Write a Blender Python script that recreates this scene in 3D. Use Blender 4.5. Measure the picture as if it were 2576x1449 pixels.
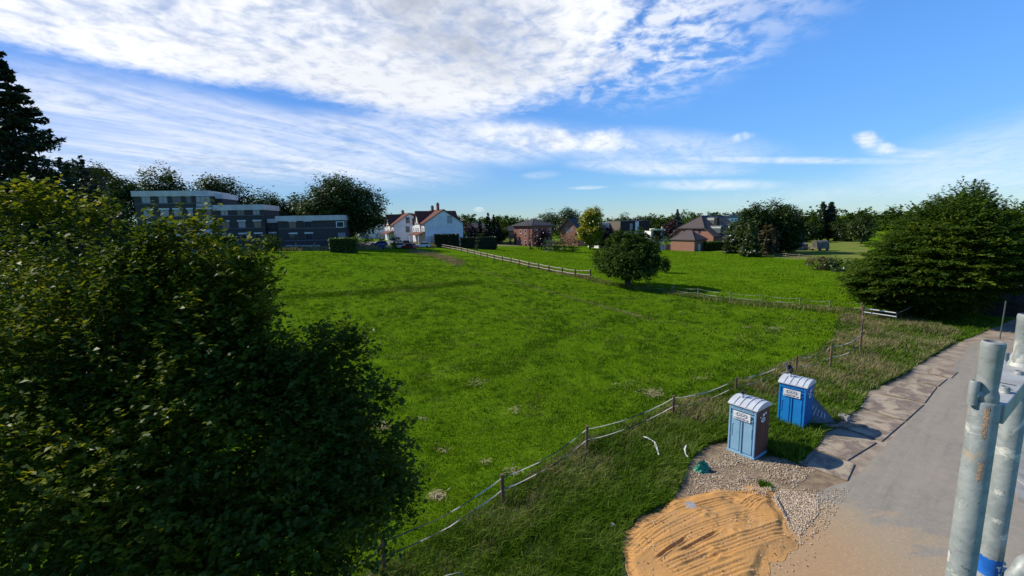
import bpy, bmesh, math, random
import numpy as np
from mathutils import Vector, Matrix, geometry as mgeo
for o in list(bpy.data.objects): bpy.data.objects.remove(o)
scene = bpy.context.scene
C = scene.collection
random.seed(7); RNG = np.random.default_rng(11)
rad = math.radians
# ------------------------------------------------------------------ camera
FP, PITCH, ROLL, CAMH = 1122.1, 0.14828, -0.02058, 9.86     # focal length in units of a 2576 px wide picture
cp, sp, cr, sr = math.cos(PITCH), math.sin(PITCH), math.cos(ROLL), math.sin(ROLL)
cam = bpy.data.cameras.new('camera'); camo = bpy.data.objects.new('camera', cam); C.objects.link(camo)
cam.sensor_width = 36; cam.lens = 36*FP/2576; cam.clip_start = 0.05; cam.clip_end = 6000
R_ = Vector((cr, sr*sp, sr*cp)); U_ = -Vector((sr, -cr*sp, -cr*cp)); Fw = Vector((0, cp, -sp))
camo.matrix_world = Matrix(((R_[0], U_[0], -Fw[0], 0), (R_[1], U_[1], -Fw[1], 0), (R_[2], U_[2], -Fw[2], CAMH), (0, 0, 0, 1)))
scene.camera = camo
CAM = Vector((0, 0, CAMH))
def dirv(vx, vy):
    u = (vx-1288)/FP; v = (vy-724.5)/FP
    a = cr*u+sr*v; b = -sr*u+cr*v
    return Vector((a, cp-b*sp, -sp-b*cp))
# ------------------------------------------------------------------ sun, sky, exposure
SUN_EL = rad(39); SUN_AZ = math.atan2(-0.95, 0.31)          # direction towards the sun, measured from +Y towards +X
sd = Vector((math.sin(SUN_AZ)*math.cos(SUN_EL), math.cos(SUN_AZ)*math.cos(SUN_EL), math.sin(SUN_EL)))
sun = bpy.data.lights.new('sun', 'SUN'); sun.energy = 4.6; sun.angle = rad(0.55); sun.color = (1, .93, .80)
suno = bpy.data.objects.new('sun', sun); C.objects.link(suno); suno.rotation_euler = sd.to_track_quat('Z', 'Y').to_euler(); suno.location = (0, 0, 60)
scene.view_settings.view_transform = 'Standard'; scene.view_settings.look = 'None'
scene.view_settings.exposure = 0.3; scene.view_settings.gamma = 1
SKY = 0.15
world = bpy.data.worlds.new('World'); scene.world = world; world.use_nodes = True
wn = world.node_tree; wn.nodes.clear()
def N(nt, t, **k):
    n = nt.nodes.new(t)
    for a, b in k.items(): setattr(n, a, b)
    return n
def mth(nt, op, a, b=None, c=None, clamp=False):
    n = nt.nodes.new('ShaderNodeMath'); n.operation = op; n.use_clamp = clamp
    for i, x in enumerate((a, b, c)):
        if x is None: continue
        if isinstance(x, (int, float)): n.inputs[i].default_value = x
        else: nt.links.new(x, n.inputs[i])
    return n.outputs[0]
def mixc(nt, f, a, b, bt='MIX'):
    n = nt.nodes.new('ShaderNodeMix'); n.data_type = 'RGBA'; n.blend_type = bt
    for i, x in ((0, f), (6, a), (7, b)):
        if isinstance(x, (int, float)): n.inputs[i].default_value = x
        elif isinstance(x, (tuple, list)): n.inputs[i].default_value = (*x[:3], 1)
        else: nt.links.new(x, n.inputs[i])
    return n.outputs[2]
def noise(nt, vec, scale, detail=4, rough=.55, dist=0.0, col=False):
    n = nt.nodes.new('ShaderNodeTexNoise'); n.inputs['Scale'].default_value = scale; n.inputs['Detail'].default_value = detail
    n.inputs['Roughness'].default_value = rough; n.inputs['Distortion'].default_value = dist
    if vec is not None: nt.links.new(vec, n.inputs['Vector'])
    return n.outputs['Color' if col else 'Fac']
def smooth(nt, x, lo, hi, a=0.0, b=1.0):
    n = nt.nodes.new('ShaderNodeMapRange'); n.interpolation_type = 'SMOOTHSTEP'
    nt.links.new(x, n.inputs[0]); n.inputs[1].default_value = lo; n.inputs[2].default_value = hi; n.inputs[3].default_value = a; n.inputs[4].default_value = b
    return n.outputs[0]
def comb(nt, x, y, z=0.0):
    n = nt.nodes.new('ShaderNodeCombineXYZ')
    for i, v in enumerate((x, y, z)):
        if isinstance(v, (int, float)): n.inputs[i].default_value = v
        else: nt.links.new(v, n.inputs[i])
    return n.outputs[0]
def aztan(vx, vy):
    d = dirv(vx, vy); return math.atan2(d.x, d.y), d.z/math.hypot(d.x, d.y)
def build_sky():
    nt = wn
    sky = N(nt, 'ShaderNodeTexSky', sky_type='NISHITA'); sky.sun_disc = False
    sky.sun_elevation = SUN_EL; sky.sun_rotation = SUN_AZ; sky.air_density = 1.0; sky.dust_density = 0.0; sky.ozone_density = 4.0; sky.altitude = 50
    tc = N(nt, 'ShaderNodeTexCoord'); sep = N(nt, 'ShaderNodeSeparateXYZ'); nt.links.new(tc.outputs['Generated'], sep.inputs[0])
    X, Y, Z = sep.outputs
    az = mth(nt, 'ARCTAN2', X, Y); hor = mth(nt, 'SQRT', mth(nt, 'ADD', mth(nt, 'MULTIPLY', X, X), mth(nt, 'MULTIPLY', Y, Y)))
    t = mth(nt, 'DIVIDE', Z, mth(nt, 'MAXIMUM', hor, 1e-4))
    zz = mth(nt, 'ADD', mth(nt, 'MAXIMUM', Z, 0.0), 0.10)
    px = mth(nt, 'DIVIDE', X, zz); py = mth(nt, 'DIVIDE', Y, zz)
    # cloud plane, rotated so that streaks run along the wind
    a = rad(-62); u = mth(nt, 'ADD', mth(nt, 'MULTIPLY', px, math.cos(a)), mth(nt, 'MULTIPLY', py, -math.sin(a)))
    v = mth(nt, 'ADD', mth(nt, 'MULTIPLY', px, math.sin(a)), mth(nt, 'MULTIPLY', py, math.cos(a)))
    big = noise(nt, comb(nt, u, v), 0.9, 7, .62, .6)
    streak = noise(nt, comb(nt, mth(nt, 'MULTIPLY', u, .6), mth(nt, 'MULTIPLY', v, 2.2)), 1.6, 7, .62, .8)
    fine = noise(nt, comb(nt, u, v), 9.0, 4, .6, .3)
    def blobs(feats):
        tot = None
        for (x, y, rx, ry, ang, w, soft) in feats:
            c0 = aztan(x, y); ca, sa = math.cos(rad(ang)), math.sin(rad(ang))
            e1 = aztan(x+4*ca, y+4*sa); e2 = aztan(x-4*sa, y+4*ca)
            J = np.array([[(e1[0]-c0[0])/4*rx, (e2[0]-c0[0])/4*ry], [(e1[1]-c0[1])/4*rx, (e2[1]-c0[1])/4*ry]])
            I = np.linalg.inv(J)
            da = mth(nt, 'SUBTRACT', az, c0[0]); dt = mth(nt, 'SUBTRACT', t, c0[1])
            p = mth(nt, 'ADD', mth(nt, 'MULTIPLY', da, float(I[0, 0])), mth(nt, 'MULTIPLY', dt, float(I[0, 1])))
            q = mth(nt, 'ADD', mth(nt, 'MULTIPLY', da, float(I[1, 0])), mth(nt, 'MULTIPLY', dt, float(I[1, 1])))
            r = mth(nt, 'SQRT', mth(nt, 'ADD', mth(nt, 'MULTIPLY', p, p), mth(nt, 'MULTIPLY', q, q)))
            m = smooth(nt, r, 1+soft, 1-soft, 0, w)
            tot = m if tot is None else mth(nt, 'MAXIMUM', tot, m)
        return tot
    deck = blobs(DECK); cir = blobs(CIRRUS); mot = blobs(MOTTLE); puf = blobs(PUFFS); veil = blobs(VEIL)
    d1 = mth(nt, 'ADD', deck, mth(nt, 'MULTIPLY', mth(nt, 'SUBTRACT', big, .5), 1.3)); d1 = mth(nt, 'ADD', d1, mth(nt, 'MULTIPLY', mth(nt, 'SUBTRACT', fine, .5), .7))
    d1 = mth(nt, 'MULTIPLY', smooth(nt, d1, .30, 1.06), .96)
    d2 = mth(nt, 'MULTIPLY', cir, smooth(nt, mth(nt, 'ADD', streak, mth(nt, 'MULTIPLY', fine, .12)), .34, .78, .30, .82))
    d3 = mth(nt, 'MULTIPLY', mot, smooth(nt, mth(nt, 'ADD', mth(nt, 'MULTIPLY', fine, .75), mth(nt, 'MULTIPLY', big, .35)), .42, .68))
    d4 = smooth(nt, mth(nt, 'ADD', puf, mth(nt, 'MULTIPLY', mth(nt, 'SUBTRACT', mth(nt, 'ADD', mth(nt, 'MULTIPLY', big, .3), mth(nt, 'MULTIPLY', noise(nt, tc.outputs['Generated'], 16, 6, .65, .4), .7)), .5), 1.9)), .3, .95)
    d4 = mth(nt, 'MULTIPLY', d4, .9)
    d5 = mth(nt, 'MULTIPLY', veil, smooth(nt, streak, .3, .75, .55, 1))
    inv = mth(nt, 'SUBTRACT', 1.0, d1)
    for d in (d2, d3, d4, d5): inv = mth(nt, 'MULTIPLY', inv, mth(nt, 'SUBTRACT', 1.0, d))
    dens = mth(nt, 'MULTIPLY', mth(nt, 'SUBTRACT', 1.0, inv), smooth(nt, Z, 0.0, .05))
    shade = mth(nt, 'MULTIPLY', blobs(GREY), smooth(nt, big, .30, .52))
    ccol = mixc(nt, mth(nt, 'MINIMUM', shade, 1.0), mixc(nt, smooth(nt, mth(nt, 'ADD', mth(nt, 'MULTIPLY', fine, .5), mth(nt, 'MULTIPLY', big, .5)), .34, .54), (.62/SKY, .66/SKY, .72/SKY), (.88/SKY, .89/SKY, .91/SKY)), (.38/SKY, .42/SKY, .50/SKY))
    hsv = N(nt, 'ShaderNodeHueSaturation'); hsv.inputs['Saturation'].default_value = 1.12; hsv.inputs['Value'].default_value = SKYV; nt.links.new(sky.outputs[0], hsv.inputs['Color'])
    tint = mixc(nt, 1.0, hsv.outputs[0], mixc(nt, smooth(nt, Z, 0.0, .35), (.36, .50, .69), (.66, .86, 1.06)), 'MULTIPLY')
    dt_ = N(nt, 'ShaderNodeVectorMath'); dt_.operation = 'DOT_PRODUCT'; nt.links.new(tc.outputs['Generated'], dt_.inputs[0]); dt_.inputs[1].default_value = tuple(sd)
    tint = mixc(nt, smooth(nt, dt_.outputs['Value'], -.1, .9), tint, mixc(nt, 1.0, tint, (.56, .52, .56), 'MULTIPLY'))
    col = mixc(nt, dens, tint, ccol)
    bg = N(nt, 'ShaderNodeBackground'); bg.inputs['Strength'].default_value = SKY; nt.links.new(col, bg.inputs['Color'])
    out = N(nt, 'ShaderNodeOutputWorld'); nt.links.new(bg.outputs[0], out.inputs[0])
SKYV = 1.15
# cloud banks as seen around the horizon: centre, half axes, tilt, strength, softness
DECK = [(480, -60, 1050, 260, 13, 1.0, .16), (900, 120, 560, 150, 14, 1.0, .3), (1330, 60, 230, 210, -10, .95, .3), (1250, 190, 260, 70, -8, .8, .4)]
MOTTLE = [(1600, 60, 270, 170, -12, .75, .5), (1700, 150, 200, 50, -8, .6, .6), (1850, 30, 220, 90, -10, .35, .6)]
PUFFS = [(1520, 170, 90, 45, -20, .7, .5), (1478, 235, 20, 30, 30, .6, .5), (1320, 345, 220, 36, 3, .66, .6), (1480, 352, 120, 34, 2, .62, .6), (2180, 350, 50, 26, 8, .62, .8), (2235, 372, 55, 16, 6, .5, .8), (1205, 527, 16, 8, 0, .8, .4), (1042, 528, 5, 4, 0, .6, .4), (1850, 350, 60, 14, -15, .4, .6)]
CIRRUS = [(600, 345, 640, 85, 10, .85, .4), (250, 375, 380, 75, 6, .7, .5), (1050, 355, 420, 62, 2, .8, .4), (1620, 375, 260, 45, 3, .6, .5), (1900, 402, 300, 8, 1, .75, .6), (1640, 420, 190, 20, 2, .75, .5), (1770, 465, 150, 12, 0, .7, .6), (1480, 472, 40, 4, -2, .6, .6), (2270, 385, 90, 12, 2, .5, .6), (1360, 440, 40, 8, -4, .4, .6)]
VEIL = [(2500, 420, 420, 90, -14, .45, .7), (2200, 520, 620, 60, -4, .38, .7), (400, 420, 700, 60, 2, .25, .8)]
GREY = [(1130, 60, 260, 120, 20, .95, .7), (900, 200, 400, 90, 14, .25, .8), (1500, 190, 90, 40, -20, .4, .7)]
build_sky()
# ------------------------------------------------------------------ terrain
def ss(t):
    t = np.clip(t, 0, 1); return t*t*(3-2*t)
def T(x, y): return 4.5*ss((y-35)/60)*ss((35-x)/95)
def on(vx, vy, dz=0.0):
    d = dirv(vx, vy); z = 0.0
    for i in range(60):
        if d.z >= -1e-3: k = 400
        else: k = (z+dz-CAMH)/d.z
        p = CAM+d*k; z2 = float(T(p.x, p.y)); z = .5*z+.5*z2
    return Vector((p.x, p.y, z+dz))
def pt(vx, vy, Y):
    d = dirv(vx, vy); return CAM+d*(Y/d.y)
def gnd(x, y): return Vector((x, y, float(T(x, y))))
def foot(vx, vy, Y):
    p = pt(vx, vy, Y); return gnd(p.x, p.y)
# ------------------------------------------------------------------ materials
def newmat(name):
    m = bpy.data.materials.new(name); m.use_nodes = True; nt = m.node_tree; nt.nodes.clear()
    return m, nt
def out(nt, sh):
    o = N(nt, 'ShaderNodeOutputMaterial'); nt.links.new(sh, o.inputs[0])
def objco(nt, glob=False):
    if glob: return N(nt, 'ShaderNodeNewGeometry').outputs['Position']
    return N(nt, 'ShaderNodeTexCoord').outputs['Object']
def bump(nt, h, strength, dist=.02):
    b = N(nt, 'ShaderNodeBump'); b.inputs['Strength'].default_value = strength; b.inputs['Distance'].default_value = dist; nt.links.new(h, b.inputs['Height']); return b.outputs[0]
def princ(nt, col, rough=.7, metal=0, nrm=None, spec=.4):
    p = N(nt, 'ShaderNodeBsdfPrincipled'); p.inputs['Roughness'].default_value = rough; p.inputs['Metallic'].default_value = metal; p.inputs['Specular IOR Level'].default_value = spec
    if isinstance(col, (tuple, list)): p.inputs['Base Color'].default_value = (*col[:3], 1)
    else: nt.links.new(col, p.inputs['Base Color'])
    if nrm is not None: nt.links.new(nrm, p.inputs['Normal'])
    return p.outputs[0]
def pmat(name, c1, c2=None, scale=3, rough=.75, metal=0, bs=.2, bscale=None, bdist=.01, stretch=None, spec=.35, contrast=(.35, .65)):
    m, nt = newmat(name); co = objco(nt)
    if c2 is None: c2 = tuple(x*.8 for x in c1)
    v = co
    if stretch:
        mp = N(nt, 'ShaderNodeMapping'); mp.inputs['Scale'].default_value = stretch; nt.links.new(co, mp.inputs[0]); v = mp.outputs[0]
    n = noise(nt, v, scale, 5, .6)
    col = mixc(nt, smooth(nt, n, *contrast), c1, c2)
    nb = noise(nt, v, bscale or scale*6, 3, .6)
    out(nt, princ(nt, col, rough, metal, bump(nt, nb, bs, bdist) if bs else None, spec)); return m
def leafmat(name, cols, trans=.35, gloss=.08, nscale=.6):
    m, nt = newmat(name)
    g = N(nt, 'ShaderNodeNewGeometry'); r = g.outputs['Random Per Island']
    rp = N(nt, 'ShaderNodeValToRGB'); rp.color_ramp.interpolation = 'LINEAR'
    el = rp.color_ramp.elements
    while len(el) < len(cols): el.new(.5)
    for i, c in enumerate(cols): el[i].position = c[0]; el[i].color = (*c[1], 1)
    n = noise(nt, g.outputs['Position'], nscale, 2, .5)
    f = mth(nt, 'ADD', mth(nt, 'MULTIPLY', r, .6), mth(nt, 'MULTIPLY', smooth(nt, n, .3, .7), .4)); nt.links.new(f, rp.inputs[0])
    d = N(nt, 'ShaderNodeBsdfDiffuse'); nt.links.new(rp.outputs[0], d.inputs[0])
    t = N(nt, 'ShaderNodeBsdfTranslucent'); tc = mixc(nt, 1.0, rp.outputs[0], (1.35, 1.25, .45), 'MULTIPLY'); nt.links.new(tc, t.inputs[0])
    mx = N(nt, 'ShaderNodeMixShader'); mx.inputs[0].default_value = trans; nt.links.new(d.outputs[0], mx.inputs[1]); nt.links.new(t.outputs[0], mx.inputs[2])
    sh = mx.outputs[0]
    if gloss:
        gl = N(nt, 'ShaderNodeBsdfGlossy'); gl.inputs['Roughness'].default_value = .38; gl.inputs[0].default_value = (.9, .95, 1, 1)
        m2 = N(nt, 'ShaderNodeMixShader'); m2.inputs[0].default_value = gloss; nt.links.new(sh, m2.inputs[1]); nt.links.new(gl.outputs[0], m2.inputs[2]); sh = m2.outputs[0]
    out(nt, sh); return m
def glassmat(name, c=(.02, .025, .03), rough=.06):
    m, nt = newmat(name); n = noise(nt, objco(nt), .8, 2)
    out(nt, princ(nt, mixc(nt, n, c, tuple(x*2.2 for x in c)), rough, 0, None, .6)); return m
def brickmat(name, c1, c2, mortar, s=1.0, rough=.85):
    m, nt = newmat(name); co = objco(nt); sp_ = N(nt, 'ShaderNodeSeparateXYZ'); nt.links.new(co, sp_.inputs[0])
    v = comb(nt, mth(nt, 'ADD', sp_.outputs[0], sp_.outputs[1]), sp_.outputs[2])
    b = N(nt, 'ShaderNodeTexBrick'); nt.links.new(v, b.inputs[0]); b.inputs['Scale'].default_value = s
    b.inputs['Brick Width'].default_value = .25; b.inputs['Row Height'].default_value = .08; b.inputs['Mortar Size'].default_value = .008
    for i, c in (('Color1', c1), ('Color2', c2), ('Mortar', mortar)): b.inputs[i].default_value = (*c, 1)
    n = noise(nt, co, .5, 4); n2 = noise(nt, co, 5, 4)
    col = mixc(nt, mth(nt, 'MULTIPLY', mth(nt, 'ADD', n, n2), .35), b.outputs[0], tuple(x*.45 for x in c1))
    out(nt, princ(nt, col, rough, 0, bump(nt, b.outputs['Fac'], -.2, .01), .2)); return m
def tilemat(name, c1, c2, row=.3, w=.22):
    m, nt = newmat(name); co = objco(nt); sp_ = N(nt, 'ShaderNodeSeparateXYZ'); nt.links.new(co, sp_.inputs[0])
    v = comb(nt, mth(nt, 'ADD', sp_.outputs[0], mth(nt, 'MULTIPLY', sp_.outputs[1], .13)), mth(nt, 'ADD', mth(nt, 'MULTIPLY', sp_.outputs[2], 1.2), mth(nt, 'MULTIPLY', sp_.outputs[1], .02)))
    b = N(nt, 'ShaderNodeTexBrick'); nt.links.new(v, b.inputs[0]); b.inputs['Brick Width'].default_value = w; b.inputs['Row Height'].default_value = row; b.inputs['Mortar Size'].default_value = .02
    for i, c in (('Color1', c1), ('Color2', c2), ('Mortar', tuple(x*.35 for x in c1))): b.inputs[i].default_value = (*c, 1)
    n = noise(nt, co, .7, 5)
    col = mixc(nt, mth(nt, 'MULTIPLY', smooth(nt, n, .3, .7), .45), b.outputs[0], tuple(x*.6+.02 for x in c1))
    out(nt, princ(nt, col, .8, 0, bump(nt, b.outputs['Fac'], -.4, .02), .25)); return m
M = {}
M['white'] = pmat('white_render', (.72, .72, .70), (.60, .61, .61), .5, .85, bs=.1, bscale=12)
M['render_grey'] = pmat('grey_render', (.42, .43, .45), (.33, .34, .37), .35, .85, bs=.1, bscale=12)
M['whitetrim'] = pmat('white_trim', (.75, .75, .74), (.66, .66, .66), 2, .5, bs=0)
M['fascia'] = pmat('pale_concrete_fascia', (.58, .56, .54), (.47, .455, .44), .6, .8, stretch=(1, 1, .35), bs=.1)
M['slate'] = brickmat('slate_cladding', (.070, .066, .066), (.085, .080, .080), (.05, .048, .048), .5)
M['slateband'] = pmat('slate_edge_strip', (.20, .22, .25), None, 2, .7, bs=0)
M['glass'] = glassmat('window_glass')
M['glasspale'] = glassmat('curtained_glass', (.13, .15, .17), .15)
M['shutter'] = pmat('roller_shutter', (.62, .64, .65), None, 1, .5, bs=0)
M['brick'] = brickmat('red_brick', (.33, .125, .085), (.25, .09, .065), (.28, .2, .17))
M['brick2'] = brickmat('orange_brick', (.42, .19, .12), (.34, .15, .10), (.34, .25, .2))
M['brickdark'] = brickmat('dark_brick', (.045, .038, .035), (.06, .05, .045), (.03, .028, .025))
M['brickbrown'] = brickmat('olive_brick', (.20, .17, .13), (.17, .145, .11), (.15, .14, .12))
M['redtile'] = tilemat('red_roof_tile', (.16, .050, .032), (.12, .04, .028))
M['darktile'] = tilemat('dark_roof_tile', (.045, .045, .05), (.06, .06, .066))
M['browntile'] = tilemat('brown_roof_tile', (.11, .085, .08), (.085, .068, .066))
M['zinc'] = pmat('weathered_zinc', (.13, .15, .15), (.09, .11, .11), 3, .5, .4)
M['wood_dark'] = pmat('dark_timber', (.045, .035, .027), (.08, .06, .045), 6, .85, stretch=(1, 1, .2), bs=.5)
M['wood_grey'] = pmat('weathered_timber', (.16, .115, .08), (.26, .20, .15), 6, .85, stretch=(1, 1, .2), bs=.5)
M['wood_pale'] = pmat('bleached_timber', (.55, .48, .38), (.42, .35, .27), 4, .8, bs=.3)
M['rope'] = pmat('black_band', (.02, .02, .022), None, 5, .7, bs=0)
M['tape'] = pmat('white_band', (.62, .63, .64), (.35, .36, .38), 2.2, .6, bs=0)
M['bark'] = pmat('bark', (.055, .042, .032), (.10, .08, .062), 5, .95, stretch=(1, 1, .25), bs=.8)
M['darkbark'] = pmat('shaded_bark', (.028, .022, .016), (.05, .04, .03), 5, .95, bs=.6)
M['tyre'] = pmat('tyre_rubber', (.015, .015, .015), None, 8, .8, bs=0)
M['trunkpale'] = pmat('grey_bark', (.14, .12, .10), (.08, .07, .06), 4, .95, stretch=(1, 1, .3), bs=.7)
L = {}
L['fore'] = leafmat('beech_leaves', [(0, (.032, .058, .009)), (.4, (.060, .100, .013)), (.7, (.11, .145, .016)), (1, (.27, .26, .02))], .42, .010, .5)
L['oak'] = leafmat('dark_broad_leaves', [(0, (.016, .034, .009)), (.6, (.040, .070, .016)), (1, (.075, .11, .022))], .26, .02, .3)
L['mid'] = leafmat('field_tree_leaves', [(0, (.020, .042, .009)), (.6, (.046, .084, .014)), (1, (.085, .13, .02))], .2, .004, .5)
L['green'] = leafmat('garden_leaves', [(0, (.02, .045, .012)), (.6, (.05, .085, .018)), (1, (.09, .13, .03))], .25, .04, .3)
L['pale'] = leafmat('silver_leaves', [(0, (.05, .08, .05)), (1, (.14, .18, .11))], .25, .05, .3)
L['yellow'] = leafmat('golden_leaves', [(0, (.13, .15, .01)), (.5, (.26, .27, .012)), (1, (.42, .40, .02))], .3, .04, .4)
L['purple'] = leafmat('purple_leaves', [(0, (.022, .010, .014)), (.6, (.05, .022, .028)), (1, (.08, .035, .04))], .2, .04, .4)
L['brown'] = leafmat('brown_withered_leaves', [(0, (.04, .045, .022)), (1, (.11, .085, .045))], .2, .02, .4)
L['spruce'] = leafmat('spruce_needles', [(0, (.012, .022, .010)), (.7, (.024, .040, .016)), (1, (.045, .062, .022))], .08, .03, .4)
L['blue'] = leafmat('blue_needles', [(0, (.03, .05, .045)), (1, (.08, .12, .10))], .1, .04, .4)
L['beech'] = leafmat('hornbeam_leaves', [(0, (.018, .042, .008)), (.5, (.052, .105, .014)), (.8, (.12, .175, .018)), (1, (.22, .25, .022))], .36, .02, .35)
L['poplar'] = leafmat('poplar_leaves', [(0, (.022, .042, .020)), (1, (.07, .10, .045))], .2, .05, .3)
L['hedge'] = leafmat('hedge_leaves', [(0, (.05, .10, .01)), (1, (.13, .20, .03))], .25, .03, .8)
L['hedgedark'] = leafmat('dark_hedge_leaves', [(0, (.012, .022, .010)), (1, (.035, .05, .018))], .15, .03, .8)
# ------------------------------------------------------------------ mesh helpers
def tag(o, label=None, cat=None, group=None, kind=None):
    if label: o['label'] = label
    if cat: o['category'] = cat
    if group: o['group'] = group
    if kind: o['kind'] = kind
    return o
def empty(name, loc, rz=0, label=None, cat=None, group=None):
    o = bpy.data.objects.new(name, None); C.objects.link(o); o.empty_display_size = .3
    o.location = loc; o.rotation_euler = (0, 0, rz); return tag(o, label, cat, group)
def mesh_np(name, V, Fc, mat, parent=None, smooth_=False, loc=None):
    V = np.asarray(V, np.float32); me = bpy.data.meshes.new(name); k = Fc.shape[1]; n = len(Fc)
    me.vertices.add(len(V)); me.vertices.foreach_set('co', V.ravel())
    me.loops.add(n*k); me.loops.foreach_set('vertex_index', Fc.astype(np.int32).ravel())
    me.polygons.add(n); me.polygons.foreach_set('loop_start', np.arange(0, n*k, k, dtype=np.int32))
    me.update(calc_edges=True); me.materials.append(mat)
    if smooth_: me.polygons.foreach_set('use_smooth', np.ones(n, bool))
    o = bpy.data.objects.new(name, me); C.objects.link(o)
    if parent is not None: o.parent = parent
    if loc is not None: o.location = loc
    return o
class MB:
    def __init__(s): s.v = []; s.f = []
    def add(s, vs, fs):
        b = len(s.v); s.v += [tuple(v) for v in vs]; s.f += [tuple(b+i for i in f) for f in fs]; return s
    def box(s, x0, x1, y0, y1, z0, z1, m=None):
        vs = [Vector(p) for p in ((x0, y0, z0), (x1, y0, z0), (x1, y1, z0), (x0, y1, z0), (x0, y0, z1), (x1, y0, z1), (x1, y1, z1), (x0, y1, z1))]
        if m: vs = [m @ v for v in vs]
        return s.add(vs, [(0, 3, 2, 1), (4, 5, 6, 7), (0, 1, 5, 4), (1, 2, 6, 5), (2, 3, 7, 6), (3, 0, 4, 7)])
    def prism(s, poly, axis, a, b):      # polygon in the two other axes, extruded along axis
        n = len(poly)
        def P(p, t): return {'x': (t, p[0], p[1]), 'y': (p[0], t, p[1]), 'z': (p[0], p[1], t)}[axis]
        vs = [P(p, a) for p in poly]+[P(p, b) for p in poly]
        return s.add(vs, [tuple(range(n)), tuple(range(2*n-1, n-1, -1))]+[(i, n+i, n+(i+1) % n, (i+1) % n) for i in range(n)])
    def tube(s, pts, rs, n=8, cap=True):
        pts = [Vector(p) for p in pts]
        if not hasattr(rs, '__len__'): rs = [rs]*len(pts)
        rings = []; up = None
        for i, p in enumerate(pts):
            d = (pts[min(i+1, len(pts)-1)]-pts[max(i-1, 0)]).normalized()
            if up is None: up = d.orthogonal().normalized()
            up = (up-d*up.dot(d)).normalized(); w = d.cross(up)
            rings.append([p+(up*math.cos(2*math.pi*k/n)+w*math.sin(2*math.pi*k/n))*rs[i] for k in range(n)])
        fs = []
        for i in range(len(pts)-1):
            fs += [(i*n+k, i*n+(k+1) % n, (i+1)*n+(k+1) % n, (i+1)*n+k) for k in range(n)]
        if cap: fs += [tuple(range(n-1, -1, -1)), tuple((len(pts)-1)*n+k for k in range(n))]
        return s.add([v for r in rings for v in r], fs)
    def slab(s, poly3, th):            # flat polygon in space with thickness downwards
        n = len(poly3); P = [Vector(p) for p in poly3]
        return s.add(P+[p-Vector((0, 0, th)) for p in P], [tuple(range(n)), tuple(range(2*n-1, n-1, -1))]+[(i, n+i, n+(i+1) % n, (i+1) % n) for i in range(n)])
    def build(s, name, mat, parent=None, sm=False, bev=0):
        me = bpy.data.meshes.new(name); me.from_pydata(s.v, [], s.f); me.materials.append(mat)
        bm = bmesh.new(); bm.from_mesh(me); bmesh.ops.recalc_face_normals(bm, faces=bm.faces); bm.to_mesh(me); bm.free()
        if sm:
            for p in me.polygons: p.use_smooth = True
            try: me.set_sharp_from_angle(angle=rad(40))
            except Exception: pass
        o = bpy.data.objects.new(name, me); C.objects.link(o)
        if bev:
            b = o.modifiers.new('bevel', 'BEVEL'); b.width = bev; b.segments = 2; b.limit_method = 'ANGLE'
        if parent is not None: o.parent = parent
        return o
def inpoly(P, poly):
    x, y = P[:, 0], P[:, 1]; r = np.zeros(len(P), bool); n = len(poly)
    for i in range(n):
        x1, y1 = poly[i][:2]; x2, y2 = poly[(i+1) % n][:2]
        c = ((y1 > y) != (y2 > y)); r ^= c & (x < (x2-x1)*(y-y1)/((y2-y1) if y2 != y1 else 1e-9)+x1)
    return r
def edgedist(P, poly):
    d = np.full(len(P), 1e9); n = len(poly)
    for i in range(n):
        a = np.array(poly[i][:2]); b = np.array(poly[(i+1) % n][:2]); ab = b-a
        t = np.clip(((P-a)@ab)/max(ab@ab, 1e-9), 0, 1); d = np.minimum(d, np.linalg.norm(P-(a+t[:, None]*ab), axis=1))
    return d
def sheet(name, vpoly, mat, dz, jitter=.15, step=.6, cell=None, world=False):
    P = [(p if world else tuple(on(*p))[:2]) for p in vpoly]; B = []
    for i in range(len(P)):
        a = Vector(P[i][:2]); b = Vector(P[(i+1) % len(P)][:2]); n = max(1, int((b-a).length/step))
        nr = Vector((-(b-a).y, (b-a).x)).normalized() if (b-a).length > 0 else Vector((0, 0))
        for k in range(n): B.append(a.lerp(b, k/n)+nr*random.uniform(-jitter, jitter)*(1 if k else .3))
    verts = [Vector(p) for p in B]; ne = len(verts)
    if cell:
        A = np.array([tuple(p) for p in P]); x0, y0 = A.min(0); x1, y1 = A.max(0)
        gx, gy = np.meshgrid(np.arange(x0, x1, cell), np.arange(y0, y1, cell)); G = np.stack([gx.ravel(), gy.ravel()], 1)
        BB = [tuple(b) for b in B]; G = G[inpoly(G, BB)]; G = G[edgedist(G, BB) > cell*.4]; verts += [Vector(g) for g in G]
    r = mgeo.delaunay_2d_cdt(verts, [(i, (i+1) % ne) for i in range(ne)], [list(range(ne))], 1, 1e-6)
    V = [(v.x, v.y, float(T(v.x, v.y))+dz) for v in r[0]]
    me = bpy.data.meshes.new(name); me.from_pydata(V, [], [tuple(f) for f in r[2]]); me.materials.append(mat)
    bm = bmesh.new(); bm.from_mesh(me); bmesh.ops.recalc_face_normals(bm, faces=bm.faces)
    for f in bm.faces:
        if f.normal.z < 0: f.normal_flip()
    bm.to_mesh(me); bm.free()
    o = bpy.data.objects.new(name, me); C.objects.link(o); o['kind'] = 'structure'; return o
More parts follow.
